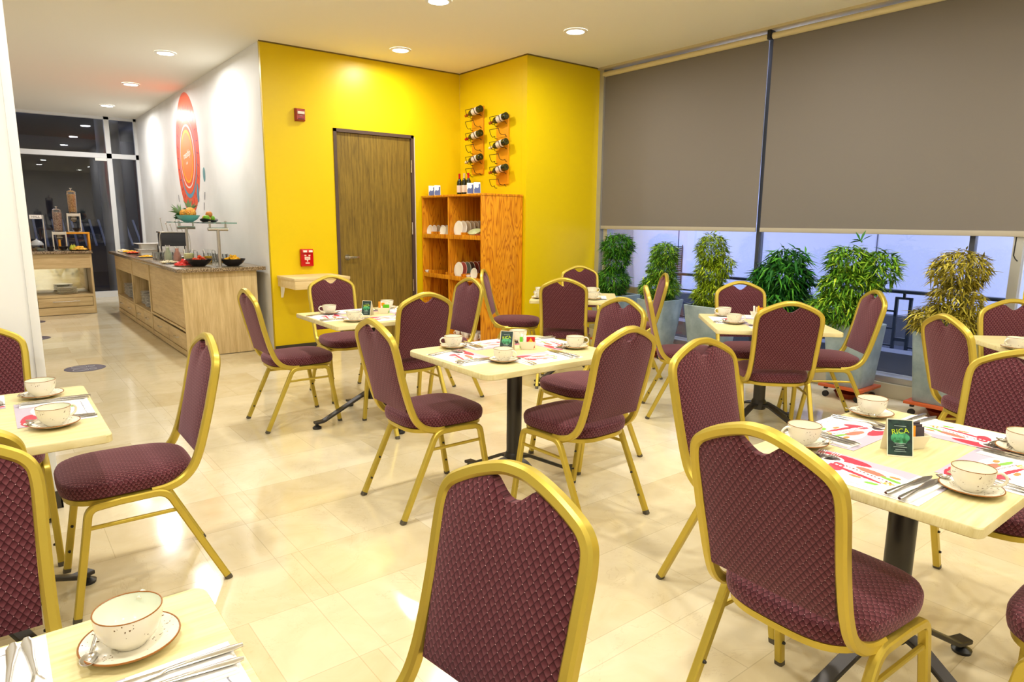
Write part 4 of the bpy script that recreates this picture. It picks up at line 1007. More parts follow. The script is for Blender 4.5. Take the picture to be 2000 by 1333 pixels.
leaf_ = MB().ring_loft([[(xx, .055*math.cos(a), .085*math.sin(a)*(1 if math.sin(a) > 0 else 1.1)) for a in [2*math.pi*k/24 for k in range(24)]] for xx in (0, -.0012)]).build('wall_decal', C_('teal_decal', 118, 164, 168)); leaf_.location = (2.279, 9.29, 1.93)
tag(leaf_, 'teal leaf-shaped decal on the white wall right of the mural', 'decal', 'small wall decals')
for (y, z, a, l) in [(9.33, 1.66, 18, 'dark dash decal below the teal leaf'), (9.40, 1.53, 16, 'lowest dark dash decal right of the mural'), (10.78, 1.66, -14, 'dark dash decal left of the mural'), (10.95, 1.52, 24, 'dark dash decal above the pineapple leaves')]:
    o = MB().box(-.0012, 0, -.010, .010, -.05, .05).build('wall_decal', M['sticker']); o.location = (2.279, y, z); o.rotation_euler = (R(a), 0, 0); tag(o, l, 'decal', 'small wall decals')

# ================================================================== buffet counter
BX = 1.471; BY0, BY1 = 7.10, 11.44
bf = empty('buffet_counter', (0, 0, 0))
MB().box(BX, 2.185, BY0, BY0+.022, .006, .85, .001).build('end_panel', M['oak'], bf)
MB().box(BX+.01, 2.17, BY1-.02, BY1, .006, .85).build('end_panel', M['oak'], bf)
MB().box(2.15, 2.17, BY0+.02, BY1-.02, .0, .85).build('back_panel', M['oak_x'], bf)
bays = [(7.125, 8.80), (8.86, 9.97), (10.03, 11.42)]
for y in (8.83, 10.0): MB().box(BX, 2.15, y-.03, y+.03, .006, .85, .001).build('upright', M['oak'], bf)
pn = lambda y0, y1, z0, z1, nm, x=BX, th=.018: MB().box(x, x+th, y0, y1, z0, z1, .002).build(nm, M['oak_x'], bf)
pn(7.122, 8.80, .262, .285, 'rail', BX-.001)
pn(7.14, 8.785, .29, .84, 'door', BX+.010)
for i, (a, b) in enumerate(bays):
    mid = (a+b)/2; pn(a, b, .006, .060, 'plinth', BX+.002)
    for q0, q1 in ((a+.012, mid-.006), (mid+.006, b-.012)):
        dr = pn(q0, q1, .068, .238, 'drawer', BX+.008 if i else BX+.004)
        hy = (q0+q1)/2
        MB().tube([(BX+.006, hy-.07, .16), (BX-.018, hy-.065, .16), (BX-.018, hy+.065, .16), (BX+.006, hy+.07, .16)], .0045, 8).build('handle', M['steel'], dr)
    if i:
        pn(a, b, .64, .845, 'fascia', BX+.006)
        MB().box(BX+.006, 2.15, a, b, .243, .262).build('shelf', M['oak_x'], bf)
tag(bf, 'long light wood buffet counter with drawers and open bays along the white wall', 'counter')
tag(MB().box(1.415, 2.262, 7.035, 11.50, .851, .888, .005).build('granite_worktop', M['granite']), 'brown speckled granite worktop on the long buffet counter', 'worktop')
# plates stacked in the bays
def sq_plate():
    def rr(h, z, r=.025):
        out = []
        for qx, qy, a0 in ((1, 1, 0), (-1, 1, 90), (-1, -1, 180), (1, -1, 270)):
            for k in range(4):
                a = R(a0+30*k); out.append((qx*(h-r)+r*math.cos(a), qy*(h-r)+r*math.sin(a), z))
        return out
    return MB().ring_loft([rr(.06, 0), rr(.105, .014), rr(.107, .016), rr(.105, .018), rr(.062, .005)]).build('square_plate', M['porcelain'], ang=50)
words = ['bottom', 'second', 'third', 'fourth', 'fifth', 'sixth', 'seventh', 'eighth', 'ninth', 'tenth', 'top']
for (x, y, n, nm) in [(1.64, 9.80, 9, 'left stack in the middle buffet bay'), (1.62, 9.42, 9, 'centre stack in the middle buffet bay'), (1.62, 9.10, 8, 'right stack in the middle buffet bay'),
                      (1.64, 11.15, 9, 'left stack in the far buffet bay'), (1.62, 10.75, 9, 'centre stack in the far buffet bay'), (1.62, 10.35, 8, 'right stack in the far buffet bay')]:
    for k in range(n):
        place('sqp', sq_plate, (x, y, .2625+k*.0185), R(rng.uniform(-3, 3)), ('top' if k == n-1 else words[k])+' white square plate of the '+nm, 'plate', 'white plates in the buffet bays')
# ---- glass display shelf on two T posts
ds = empty('display_stand', (1.86, 8.0, .888))
MB().box(-.135, .175, -.85, .92, .435, .445).build('glass_shelf', M['green_glass'], ds)
for y in (-.80, .55):
    p_ = MB().cyl((0, y, 0), (0, y, .375), .0165, seg=20).build('post', M['brushed'], ds)
    MB().cyl((-.095, y, .378), (.095, y, .378), .017, seg=20).build('cross_tube', M['brushed'], ds)
    for q in (-.075, .075):
        MB().cyl((q, y, .39), (q, y, .432), .010, seg=14).cyl((q, y, .446), (q, y, .458), .012, seg=14).build('clamp', M['brushed'], ds)
    MB().lathe([(.001, .0), (.040, .0), (.040, .006), (.018, .008)], c=(0, y, 0), seg=24).build('foot_plate', M['brushed'], ds)
tag(ds, 'glass display shelf carried by two brushed steel T posts on the buffet', 'stand')
GZ = .888+.4455
o = bowl_mb(.125, .075).build('fruit_bowl', mat('turquoise_glaze', rgb(110, 176, 170), .25), ang=60); o.location = (1.84, 8.33, GZ); tag(o, 'turquoise bowl under the pineapple on the glass shelf', 'bowl')
m = mat('pineapple_skin', rgb(226, 160, 40), .5); M['pine_skin'] = m; t = NT(m); vv = t.node('ShaderNodeTexVoronoi'); vv.inputs['Scale'].default_value = 60; t.con(t.coord('Object'), vv.inputs['Vector'])
t.con(t.ramp(vv.outputs['Distance'], [(.0, rgb(240, 190, 70)), (.6, rgb(196, 120, 20))]), t.b.inputs['Base Color']); t.bump(vv.outputs['Distance'], .8, .01)
def leaf_tuft(n, L, w_, spread, seed, matn, name, parent=None, up=1.0):
    rg = random.Random(seed); mb = MB(); tl = mb.bm.loops.layers.float.new('tint') if 0 else None
    for k in range(n):
        a = rg.uniform(0, 2*math.pi); e = rg.uniform(*spread); l = L*rg.uniform(.6, 1); d = Vector((math.cos(a)*math.cos(e), math.sin(a)*math.cos(e), math.sin(e)*up))
        s_ = d.cross(Vector((0, 0, 1))).normalized()*w_; m1 = d*l*.5+Vector((0, 0, l*.06)); tip = d*l-Vector((0, 0, l*.10*(1-e)))
        V = [mb.v(p) for p in (-s_*.5, s_*.5, m1+s_, tip, m1-s_)]; mb.face(V)
    return mb.build(name, matn, parent, recalc=False)
def pineapple(loc, rot, label):
    p_ = empty('pineapple', loc); p_.rotation_euler = rot
    MB().ball((0, 0, 0), .062, 24, sq=(1, 1, 1.28)).build('fruit', M['pine_skin'], p_, ang=60)
    c_ = leaf_tuft(46, .15, .009, (.5, 1.45), 7, mat('crown_green', rgb(104, 132, 84), .5), 'crown', p_); c_.location = (0, 0, .07)
    tag(p_, label, 'pineapple', 'pineapples')
pineapple((1.86, 8.30, GZ+.098), (R(-62), R(20), 0), 'large golden pineapple lying in the turquoise bowl')
pineapple((1.87, 8.56, GZ+.085), (R(-75), R(-30), R(20)), 'second pineapple half hidden behind the golden one')
o = leaf_tuft(120, .07, .012, (-.4, 1.4), 5, mat('parsley', rgb(44, 104, 30), .6), 'parsley_bunch'); o.location = (1.80, 8.62, GZ+.045); tag(o, 'bunch of dark green leaves left of the turquoise bowl', 'herbs')
tr = MB().ring_loft([[(.075*q*math.cos(a), .215*q*math.sin(a), z+.018*(abs(math.sin(a))**3)*q) for a in [2*math.pi*k/40 for k in range(40)]] for q, z in ((.72, .0), (.95, .012), (1.0, .022), (.97, .022), (.70, .006))]).build('fruit_tray', mat('black_tray', rgb(52, 48, 54), .35), ang=60)
tr.location = (1.87, 7.55, GZ); tr.rotation_euler = (0, 0, R(-28)); tag(tr, 'long black tray of fruit on the glass shelf', 'tray')
FR = {'green': mat('green_apple', rgb(112, 176, 30), .3), 'peach': mat('peach', rgb(236, 150, 90), .5), 'orange': mat('orange_fruit', rgb(236, 146, 40), .45), 'yellow': mat('yellow_apple', rgb(240, 196, 110), .35), 'melon': mat('rusty_fruit', rgb(206, 132, 60), .5)}
def fruit(kind, x, y, z, r_, label, stem=True):
    f_ = MB().lathe([(.0005, -r_*.82), (r_*.5, -r_*.86), (r_*.9, -r_*.45), (r_, .05*r_), (r_*.86, .55*r_), (r_*.45, .86*r_), (r_*.12, .80*r_), (.0005, .72*r_)], seg=20).build('apple' if kind in ('green', 'yellow') else 'peach' if kind == 'peach' else 'orange', FR[kind], ang=70)
    f_.location = (x, y, z+r_*.86)
    if stem: MB().cyl((0, 0, r_*.7), (.004, 0, r_*1.12), .0018, seg=6).build('stem', M['bark'], f_)
    tag(f_, label, 'fruit', 'fruit on the glass shelf')
cx_, cy_ = 1.87, 7.55; ax, ay = math.sin(R(28)), math.cos(R(28))
def on_tray(u, v_): return cx_+u*ax+v_*ay, cy_+u*ay-v_*ax
for u, v_, dz, k_, r_, l in [(.15, 0, .012, 'peach', .024, 'small peach at the left end of the black tray'), (.105, -.012, .010, 'green', .030, 'left green apple on the black tray'), (.055, .012, .010, 'green', .034, 'taller green apple behind, left half of the black tray'),
                         (.01, -.015, .010, 'yellow', .030, 'pale yellow apple in the middle of the black tray'), (-.045, -.012, .010, 'orange', .030, 'orange in the middle of the black tray'), (-.095, -.012, .010, 'peach', .034, 'big peach at the right of the black tray'),
                         (-.072, .020, .052, 'melon', .034, 'rust-coloured fruit on top of the pile'), (-.135, .008, .012, 'green', .034, 'rightmost green apple on the black tray')]:
    x_, y_ = on_tray(u, v_); fruit(k_, x_, y_, GZ+dz, r_, l)
# ---- things on the worktop
WT = .8885
def carafe(x, y, colr, label):
    c_ = empty('carafe', (x, y, WT))
    MB().lathe([(.0005, .0), (.036, .0), (.041, .006), (.042, .075), (.034, .105), (.020, .128), (.0185, .160), (.026, .182)], seg=28).build('glass_body', M['tumbler'], c_, recalc=False)
    MB().lathe([(.0005, .003), (.034, .003), (.0385, .008), (.0395, .075), (.032, .103), (.018, .127), (.017, .160), (.0005, .161)], seg=28).build('drink', colr, c_, ang=60)
    tag(c_, label, 'carafe', 'drink carafes')
carafe(1.620, 8.42, mat('pale_yogurt', rgb(232, 236, 206), .4), 'glass carafe of pale cream drink on the buffet')
carafe(1.640, 8.05, mat('pink_yogurt', rgb(226, 160, 140), .4), 'glass carafe of pink drink on the buffet')
def jug(x, y, r_, h, f, colr, label):
    j = empty('juice_jug', (x, y, WT))
    MB().lathe([(.0005, .0), (r_*.82, .0), (r_*.86, .005), (r_, h)], seg=28).build('glass_body', M['tumbler'], j, recalc=False)
    MB().lathe([(.0005, .004), (r_*.80, .004), (r_*.82+(r_*.13)*f, h*f), (.0005, h*f)], seg=28).build('juice', colr, j, ang=50)
    MB().tube(sm([(r_*.95, 0, h*.9), (r_*1.5, 0, h*.85), (r_*1.55, 0, h*.4), (r_*.9, 0, h*.2)], 5), .005, 8).build('handle', M['tumbler'], j); tag(j, label, 'jug', 'juice jugs')
jug(1.715, 7.86, .055, .155, .72, mat('lemonade', rgb(244, 238, 176), .3), 'glass jug of pale yellow juice behind the watermelon plate')
jug(1.93, 7.95, .05, .15, .5, mat('mango_juice', rgb(248, 196, 30), .3), 'glass jug of deep yellow juice behind the papaya bowl')
def chunks(n, R_, h, colr, name, loc, label, seed, sz=.02, cut=True):
    rg = random.Random(seed); mb = MB()
    for k in range(n):
        a = rg.uniform(0, 6.28); q = math.sqrt(rg.uniform(0, 1)); r_ = R_*q; z = h*(1-q)*rg.uniform(.5, 1)
        s_ = sz*rg.uniform(.7, 1.2); Mx = Matrix.Translation((r_*math.cos(a), r_*math.sin(a), z)) @ Matrix.Rotation(rg.uniform(0, 3), 4, 'Z') @ Matrix.Rotation(rg.uniform(-.7, .7), 4, 'X')
        mb.box(-s_/2, s_/2, -s_*.4, s_*.4, -s_*.35, s_*.35, .002, M=Mx)
    o = mb.build(name, colr); o.location = loc; tag(o, label, 'fruit', None, 'stuff'); return o
def serving_bowl(x, y, r_, h, label, c_='black_bowl'):
    b = bowl_mb(r_, h, .005, .45).build('serving_bowl', M[c_], ang=60); b.location = (x, y, WT); b.rotation_euler = (0, 0, 0); tag(b, label, 'bowl', 'serving bowls on the buffet')
M['black_bowl'] = mat('black_melamine', rgb(30, 28, 34), .3)
serving_bowl(1.70, 7.38, .125, .075, 'wide black bowl of papaya pieces on the buffet'); chunks(70, .10, .065, mat('papaya', rgb(226, 84, 40), .4), 'papaya_pieces', (1.70, 7.38, WT+.050), 'orange-red papaya pieces heaped in the left black bowl', 1)
serving_bowl(2.00, 7.26, .125, .075, 'wide black bowl of mango pieces right of the steel post'); chunks(70, .10, .075, mat('mango', rgb(244, 184, 20), .4), 'mango_pieces', (2.00, 7.26, WT+.050), 'yellow mango pieces heaped in the right black bowl', 2, .024)
o = MB().lathe([(.0005, .0), (.07, .0), (.115, .008), (.118, .011), (.07, .004), (.0005, .004)], seg=36).build('serving_plate', M['porcelain'], ang=60); o.location = (1.585, 7.50, WT); tag(o, 'white plate of watermelon at the counter edge', 'plate')
chunks(60, .085, .060, mat('watermelon', rgb(226, 62, 56), .35), 'watermelon_slices', (1.585, 7.50, WT+.014), 'pinkish red watermelon slices piled on the white plate', 3, .030)
o = MB().box(-.05, .05, -.13, .13, 0, .010, .004).build('serving_tray', M['black_bowl']); o.location = (1.54, 8.0, WT); tag(o, 'low dark tray of pale slices at the counter edge', 'tray')
chunks(80, .085, .018, mat('pale_slices', rgb(232, 218, 184), .5), 'pale_slices', (1.54, 8.0, WT+.014), 'pale banana-like slices spread on the low dark tray', 6, .018)
def tumbler():
    return MB().lathe([(.0005, .004), (.024, .004), (.026, .0), (.031, .085), (.0295, .085), (.0245, .008), (.0005, .008)], seg=24).build('tumbler', M['tumbler'], ang=60)
for i, (x, y) in enumerate([(1.58, 8.78), (1.65, 8.80), (1.58, 8.86), (1.655, 8.88), (1.58, 8.95), (1.66, 8.97), (1.73, 8.84), (1.74, 8.93)]):
    place('tumbler', tumbler, (x, y, WT), 0, 'clear tumbler of the group left of the carafes, %s' % ['front left corner', 'front middle', 'second row left', 'second row middle', 'third row left', 'third row middle', 'front right', 'third row right'][i], 'glass', 'tumblers on the buffet')
for i, (x, y) in enumerate([(2.08, 8.1), (2.08, 8.22), (2.08, 8.34), (2.08, 8.46), (2.16, 8.0), (2.16, 8.14)]):
    place('tumbler', tumbler, (x, y, WT), 0, 'clear tumbler by the wall behind the jugs, %s from the right' % ['first', 'second', 'third', 'fourth', 'rear first', 'rear second'][i], 'glass', 'tumblers on the buffet')
# white risers with plates farther along
rs = empty('cake_stand', (1.70, 10.02, WT))
MB().box(-.11, .11, -.11, .11, .0, .075, .006).build('lower_box', M['porcelain'], rs); MB().box(-.15, .15, -.15, .15, .075, .083, .003).build('tier', M['porcelain'], rs); MB().box(-.10, .10, -.10, .10, .083, .15, .006).build('upper_box', M['porcelain'], rs); MB().box(-.16, .16, -.16, .16, .15, .158, .003).build('tier', M['porcelain'], rs)
tag(rs, 'white two-tier square serving stand on the buffet', 'stand')
food = [(1.56, 9.38, .10, 'mango', 'plate of yellow and dark fruit left of the tumblers'), (1.57, 10.45, .10, 'papaya', 'dark round dish beyond the white stand'), (1.60, 10.95, .12, 'mango', 'plate of yellow cheese near the far end of the buffet'), (1.58, 11.28, .09, 'pale_slices', 'white plate at the far end of the buffet')]
for i, (x, y, r_, f_, l) in enumerate(food):
    o = MB().lathe([(.0005, .0), (r_*.6, .0), (r_, .010), (r_*1.01, .013), (r_*.6, .005), (.0005, .005)], seg=32).build('serving_plate', M['porcelain' if i != 1 else 'black_bowl'], ang=60); o.location = (x, y, WT); tag(o, l, 'plate', 'serving plates along the buffet')
    chunks(34, r_*.75, .022, bpy.data.materials[f_], 'sliced_food', (x, y, WT+.012), 'sliced food on the '+l.replace('plate of ', 'plate with '), 20+i, .022)
o = MB().lathe([(.0005, .0), (.06, .0), (.125, .014), (.128, .017), (.06, .005), (.0005, .005)], seg=32).build('serving_plate', M['porcelain'], ang=60); o.location = (1.90, 9.15, WT); tag(o, 'white oval dish with glass rim behind the carafes', 'plate', 'serving plates along the buffet')
# toaster-like warmer with steel frame
tw = empty('chafing_warmer', (1.92, 9.62, WT))
MB().box(-.155, .155, -.11, .11, .13, .30, .012).build('body', mat('graphite', rgb(52, 52, 56), .35), tw)
MB().box(-.165, .165, -.12, .12, .30, .318, .004).build('lid', M['steel'], tw)
for a in (-1, 1):
    for b in (-1, 1): MB().tube([(a*.16, b*.11, .0), (a*.16, b*.11, .14)], .007, 8).build('leg', M['black'], tw)
for a in (-1, 1): MB().tube(sm([(a*.12, -.10, .32), (a*.17, -.13, .28), (a*.175, -.14, .08), (a*.14, -.14, .06)], 5), .005, 8).build('tongs_arm', M['steel'], tw)
for q, (a, hh) in enumerate([(-.11, .16), (-.05, .10), (.0, .08), (.06, .13), (.12, .10)]):
    MB().tube([(a, -.02, .318), (a-.02, -.02, .318+hh)], .004, 6).ball((a-.02, -.02, .322+hh), .010, 8).build('upright', M['steel'], tw)
tag(tw, 'dark grey food warmer with steel frame behind the glass shelf posts', 'food warmer')

# ================================================================== far cabinet
fc = empty('side_cabinet', (0, 0, 0)); FY = 11.353
MB().box(1.157, 1.182, FY, 11.93, .006, .868, .001).build('side_panel', M['oak'], fc); MB().box(-.30, -.275, FY, 11.93, .006, .868, .001).build('side_panel', M['oak'], fc)
MB().box(-.275, 1.157, FY+.004, FY+.024, .66, .866, .001).build('fascia', M['oak_w'], fc)
MB().box(-.275, 1.157, FY+.002, 11.90, .262, .285).build('shelf', M['oak_w'], fc)
MB().box(-.275, 1.157, FY+.002, FY+.02, .006, .112).box(-.275, .485, FY+.002, FY+.02, .112, .262).box(1.150, 1.157, FY+.002, FY+.02, .112, .262).box(.485, 1.150, FY+.002, FY+.02, .250, .262).build('plinth', M['oak_w'], fc)
dr = MB().box(.492, 1.146, FY+.006, FY+.024, .120, .246, .002).build('drawer', M['oak_w'], fc)
MB().cyl((.66, FY-.022, .195), (.985, FY-.022, .195), .006, seg=10).cyl((.68, FY-.022, .195), (.68, FY+.008, .195), .005, seg=8).cyl((.965, FY-.022, .195), (.965, FY+.008, .195), .005, seg=8).build('handle', M['steel'], dr)
MB().box(-.27, 1.15, 11.86, 11.875, .287, .858).build('mirror_back', M['mirror'], fc)
MB().box(-.275, 1.157, 11.88, 11.93, .0, .866).build('back_panel', M['oak_w'], fc)
tag(fc, 'light wood cabinet with mirror-backed opening and one drawer at the corridor end', 'cabinet')
tag(MB().box(-.34, 1.196, FY-.035, 11.97, .869, .905, .004).build('granite_worktop', M['granite']), 'brown speckled granite top on the far cabinet', 'worktop')
def rplate():
    return MB().lathe([(.0005, .0), (.075, .0), (.125, .011), (.128, .014), (.124, .0155), (.075, .005), (.0005, .005)], seg=36).build('round_plate', M['pl_cream'], ang=60)
for k in range(6): place('rp', rplate, (.86, 11.55, .2855+k*.0155), 0, ('top' if k == 5 else words[k])+' plate of the stack in the far cabinet opening', 'plate', 'plates in the far cabinet')
for k in range(5): place('rp', rplate, (.36, 11.56, .2855+k*.0155), 0, ('top' if k == 4 else words[k])+' plate of the stack half hidden by the white column', 'plate', 'plates in the far cabinet')
FT = .9055
def dispenser(x, y, z, colr, label):
    d_ = empty('cereal_dispenser', (x, y, z))
    MB().lathe([(.0005, .26), (.048, .27), (.055, .30), (.060, .555), (.058, .575), (.030, .590), (.0005, .592)], seg=28).build('hopper', M['smoke'], d_, recalc=False)
    MB().lathe([(.0005, .285), (.046, .285), (.051, .31), (.056, .535), (.0005, .54)], seg=28).build('cereal', colr, d_, ang=50)
    MB().cyl((0, 0, .59), (0, 0, .615), .006, seg=8).lathe([(.0005, .612), (.016, .614), (.018, .622), (.0005, .626)], seg=14).build('lid_knob', M['steel'], d_)
    MB().box(-.085, -.070, -.05, .05, .0, .27, .003).box(.070, .085, -.05, .05, 0, .27, .003).box(-.085, .085, -.045, .045, .225, .265, .006).box(-.085, .085, -.05, .05, 0, .012, .003).build('frame', M['smoke_solid'], d_)
    MB().lathe([(.0005, .14), (.035, .16), (.042, .225), (.0005, .226)], seg=20).cyl((-.035, -.05, .185), (.035, -.05, .185), .012, seg=12).build('turning_wheel', M['chrome_dark'], d_)
    tag(d_, label, 'cereal dispenser', 'cereal dispensers')
M['smoke_solid'] = mat('pale_acrylic', rgb(206, 200, 184), .25); M['chrome_dark'] = mat('satin_metal', rgb(130, 122, 108), .3, metal=.8)
m = mat('cornflakes', rgb(226, 172, 84), .7); t = NT(m); t.con(t.ramp(t.noise(t.coord('Object'), 70, 2), [(.35, rgb(196, 134, 52)), (.6, rgb(240, 196, 116))]), t.b.inputs['Base Color'])
m2 = mat('muesli', rgb(176, 136, 112), .7); t = NT(m2); t.con(t.ramp(t.noise(t.coord('Object'), 80, 3), [(.35, rgb(120, 76, 66)), (.5, rgb(206, 166, 140)), (.7, rgb(236, 214, 196))]), t.b.inputs['Base Color'])
dispenser(.835, 11.56, FT, m2, 'lower cereal dispenser filled with pinkish muesli on the far cabinet')
rsr = empty('wooden_riser', (1.02, 11.62, FT))
MB().box(-.20, .185, -.09, .09, .235, .26, .003).build('top', M['pine_y'], rsr); MB().box(.160, .185, -.09, .09, 0, .235, .003).build('leg', M['pine_y'], rsr); MB().box(-.20, -.175, -.09, .09, 0, .235, .003).build('leg', M['pine_y'], rsr)
tag(rsr, 'golden wood riser under the taller cereal dispenser', 'stand')
dispenser(1.035, 11.62, FT+.2605, m, 'upper cereal dispenser filled with golden flakes on the wooden riser')
def small_bowl(x, y, z, r_, h, c_, label):
    b = bowl_mb(r_, h, .004, .5).build('small_bowl', c_, ang=60); b.location = (x, y, z); tag(b, label, 'bowl', 'small bowls on the far cabinet')
small_bowl(1.055, 11.565, FT+.2735, .055, .05, M['black_bowl'], 'black bowl under the spout of the upper dispenser')
small_bowl(.865, 11.47, FT+.0125, .06, .05, M['black_bowl'], 'black bowl in front of the lower dispenser')
small_bowl(.60, 11.46, FT, .055, .035, mat('grey_green_glaze', rgb(130, 146, 140), .3), 'small grey-green bowl below the domed jar')
sg = empty('buffet_sign', (.665, 11.52, FT))
MB().cyl((0, 0, .0), (0, 0, .50), .007, seg=10).lathe([(.001, .0), (.03, .0), (.03, .006), (.008, .008)], seg=20).build('post', M['alu'], sg); MB().box(-.155, -.012, -.004, .004, .445, .500, .002).build('sign_plate', M['paper'], sg)
text('HALL', .040, 'lettering', M['black'], sg, Matrix(((1, 0, 0, -.083), (0, 0, 1, -.0045), (0, 1, 0, .472), (0, 0, 0, 1)))); tag(sg, 'small white sign reading HALL on a thin post', 'sign')
jr = empty('domed_jar', (.565, 11.60, FT))
MB().lathe([(.0005, .0), (.055, .0), (.062, .010), (.080, .055), (.080, .080)], seg=28).build('jar', M['smoke'], jr, recalc=False); MB().lathe([(.0005, .004), (.052, .004), (.060, .03), (.0005, .06)], seg=24).build('contents', mat('cream_fill', rgb(226, 206, 170), .6), jr)
MB().lathe([(.081, .080), (.080, .10), (.055, .135), (.012, .155), (.006, .170), (.0005, .172)], seg=28).build('dome_lid', mat('grey_lid', rgb(170, 174, 176), .25), jr, recalc=False); tag(jr, 'grey domed glass jar beside the white column', 'jar')
mg_ = make_mug.__call__() if 0 else None
o = bowl_mb(.045, .06, foot=.7).build('dark_mug', M['black_bowl'], ang=60); o.location = (.71, 11.45, FT); tag(o, 'dark mug between the domed jar and the lower dispenser', 'mug')
pr_ = mat('pear_green', rgb(178, 184, 40), .4)
for x, y, l in [(.965, 11.48, 'yellow-green pear nearest the lower dispenser'), (1.00, 11.55, 'yellow-green pear behind the croissant dish')]:
    o = MB().lathe([(.0005, .0), (.022, .002), (.034, .02), (.034, .036), (.022, .058), (.013, .078), (.0005, .084)], seg=20).build('pear', pr_, ang=70); o.location = (x, y, FT); MB().cyl((0, 0, .08), (.004, 0, .10), .002, seg=6).build('stem', M['bark'], o); tag(o, l, 'pear', 'pears')
o = MB().lathe([(.0005, .0), (.09, .0), (.135, .012), (.137, .016), (.09, .005), (.0005, .005)], seg=36).build('serving_plate', M['black_bowl'], ang=60); o.location = (1.055, 11.46, FT); tag(o, 'black plate of yellow pastry on the far cabinet', 'plate')
chunks(40, .09, .055, mat('pastry', rgb(240, 186, 70), .5), 'pastry_pieces', (1.055, 11.46, FT+.014), 'yellow pastry pieces heaped on the black plate', 44, .035)
o = MB().box(-.02, .02, -.02, .02, 0, .02).build('tray_block', M['pine_y']) if 0 else None
wfm = empty('wooden_frame_stand', (.43, 11.62, FT)); MB().box(-.06, .07, -.03, .03, 0, .10, .003).build('base', M['pine_y'], wfm); MB().box(.045, .07, -.03, .03, .10, .35, .003).box(-.06, .045, -.03, .03, .325, .35, .003).box(-.06, -.035, -.03, .03, .10, .325, .003).build('frame', M['pine_y'], wfm); tag(wfm, 'golden wooden frame stand partly hidden by the white column', 'stand')
o = MB().box(-.12, .12, -.07, .07, 0, .008, .003).build('white_tray', M['porcelain']); o.location = (.60, 11.44, FT-.0003); bpy.data.objects.remove(o)

# ================================================================== planters with clipped bamboo
def foliage(blobs, n, seed, L, W_, matn, parent, droop=.5, off=(0, 0, 0)):
    rg = random.Random(seed); mb = MB(); cols = []
    tot = sum(b[3]*b[3]*b[4] for b in blobs)
    for (bx_, by_, bz_, r_, rz_) in blobs:
        m_ = int(1.9*n*r_*r_*rz_/tot)
        for k in range(m_):
            while True:
                d = Vector((rg.uniform(-1, 1), rg.uniform(-1, 1), rg.uniform(-1, 1)))
                if .05 < d.length < 1: break
            q = d.length; d2 = d.normalized()*(q**.45)
            p = Vector((bx_+d2.x*r_, by_+d2.y*r_, bz_+d2.z*rz_))
            a = rg.uniform(0, 6.28); out = Vector((d2.x, d2.y, 0))*.9+Vector((math.cos(a), math.sin(a), 0))*.9
            dr_ = Vector((out.x, out.y, rg.uniform(-.9, .7)-droop*.3)).normalized(); l = L*rg.uniform(.55, 1.15)
            s_ = dr_.cross(Vector((rg.uniform(-.5, .5), rg.uniform(-.5, .5), 1))).normalized()*W_*rg.uniform(.7, 1.2)
            m1 = p+dr_*l*.38; tip = p+dr_*l+Vector((0, 0, -l*droop*rg.uniform(.1, .7)))
            V = [mb.v(p), mb.v(m1+s_), mb.v(tip), mb.v(m1-s_)]; mb.face(V)
            tn = min(1, max(0, rg.gauss(.45, .25))); cols.append(tn)
    o = mb.build('foliage', matn, parent, recalc=False)
    at = o.data.attributes.new('tint', 'FLOAT', 'FACE'); at.data.foreach_set('value', cols)
    return o
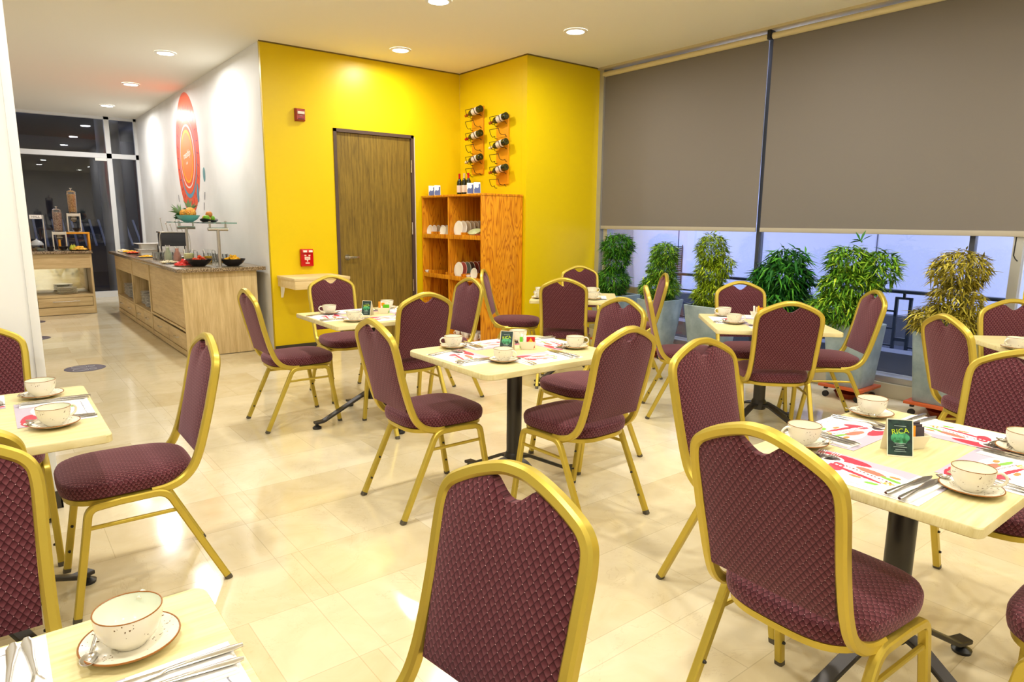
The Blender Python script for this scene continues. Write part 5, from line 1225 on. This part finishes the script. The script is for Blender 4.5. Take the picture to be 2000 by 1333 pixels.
def planter(x, y, tb, tt, h, z0, blobs, n, seed, L, W_, lm_, label, canes=5, dolly=True, droop=.5, extra=None):
    p_ = empty('planter', (x, y, 0))
    def sq(hf, z, r=.03):
        out = []
        for qx, qy, a0 in ((1, 1, 0), (-1, 1, 90), (-1, -1, 180), (1, -1, 270)):
            for k in range(5):
                a = R(a0+22.5*k); out.append((qx*(hf-r)+r*math.cos(a), qy*(hf-r)+r*math.sin(a), z))
        return out
    MB().ring_loft([sq(tb*.98, z0), sq(tb, z0+.006), sq(tt, h-.004), sq(tt-.004, h), sq(tt-.018, h), sq(tt-.025, h-.05)]).build('pot', M['pot'], p_, ang=40)
    MB().ring_loft([sq(tt-.024, h-.055), sq(tt-.024, h-.048)]).build('soil', M['soil'], p_)
    rg = random.Random(seed+90)
    for k in range(canes):
        a = rg.uniform(0, 6.28); q = rg.uniform(.02, .09); zt = max(b[2] for b in blobs)
        MB().tube(sm([(q*math.cos(a), q*math.sin(a), h-.06), (q*1.2*math.cos(a), q*1.2*math.sin(a), h+.2), (q*1.4*math.cos(a+.3), q*1.4*math.sin(a+.3), zt)], 4), [.007]*5+[.004]*4, 6).build('stem', M['cane'] if k else M['bark'], p_)
    foliage(blobs, n, seed, L, W_, lm_, p_, droop)
    if extra: extra(p_)
    tag(p_, label, 'plant', 'bamboo planters under the blinds')
    if dolly:
        d_ = empty('plant_dolly', (x, y, 0)); dh = tb+.035
        MB().box(-dh, dh, -dh, dh, z0-.022, z0-.001, .003).build('board', M['dolly'], d_)
        for a in (-1, 1):
            for b in (-1, 1):
                cs_ = MB().box(a*(dh-.045)-.014, a*(dh-.045)+.014, b*(dh-.045)-.012, b*(dh-.045)+.012, z0-.045, z0-.022, .002).build('caster', M['dark_steel'], d_)
                MB().cyl((a*(dh-.045)-.009, b*(dh-.045), .024), (a*(dh-.045)+.009, b*(dh-.045), .024), .024, seg=20).build('wheel', M['black'], cs_)
        tag(d_, 'orange-brown wheeled board under the '+label.split(' in ')[0].replace('clipped ', ''), 'plant dolly', 'plant dollies')
        sc_ = MB().lathe([(.0005, .0), (.085, .0), (.105, .038), (.110, .042), (.100, .040), (.080, .006), (.0005, .006)], seg=36).build('drip_saucer', M['terracotta'], ang=60); sc_.location = (x, y, .0005)
        tag(sc_, 'terracotta saucer on the floor under the '+label.split(' in ')[0].replace('clipped ', ''), 'saucer', 'plant saucers')
lg = M['leaf_green']
planter(5.36, 5.02, .15, .20, .60, .11, [(-.02, .02, .74, .17, .16), (-.02, -.02, .98, .13, .14), (.0, -.02, 1.12, .165, .13)], 2600, 11, .075, .0055, lg, 'dark green clipped bamboo in the grey pot nearest the yellow wall')
planter(5.39, 4.42, .115, .175, .60, .11, [(.0, .02, .72, .19, .13), (.0, .0, .90, .13, .16), (.0, -.03, 1.06, .125, .12)], 2400, 12, .075, .0055, M['leaf_mix'], 'second clipped bamboo in grey pot from the yellow wall, green and yellow')
planter(5.40, 3.80, .145, .195, .60, .11, [(-.02, .0, .70, .16, .13), (-.02, .02, .90, .135, .15), (-.01, .03, 1.12, .130, .16), (.0, -.10, .98, .09, .10)], 2700, 13, .07, .0055, M['leaf_lime'], 'lime green column of clipped bamboo in the third grey pot')
planter(5.38, 3.08, .13, .185, .60, .11, [(-.03, .0, .72, .24, .16), (-.03, .0, .93, .22, .14), (.02, -.02, 1.09, .14, .08)], 1500, 14, .13, .010, M['leaf_deep'], 'broad loose deep green bamboo in the fourth pot behind the chairs', droop=.7)
def sprig(p_):
    s_ = leaf_tuft(7, .12, .010, (-.1, 1.2), 21, mat('sprig_green', rgb(44, 110, 30), .5), 'top_sprig', p_); s_.location = (-.01, .02, 1.24)
planter(5.335, 2.42, .135, .172, .60, .11, [(-.10, .10, .72, .20, .13), (-.03, .06, .90, .20, .14), (-.03, .08, 1.08, .15, .13), (.04, -.12, 1.04, .13, .14)], 2300, 15, .095, .0075, M['leaf_mix'], 'forked green bamboo in the fifth pot standing on wheels', droop=.6, extra=sprig)
planter(5.34, 1.74, .165, .20, .615, .11, [(-.03, .06, .70, .20, .12), (-.02, .0, .86, .15, .14), (-.02, .0, 1.07, .165, .13), (.0, .13, 1.04, .07, .09)], 1900, 16, .085, .006, M['leaf_dry'], 'yellowing sparse bamboo in the rightmost grey pot', canes=8, droop=.6)
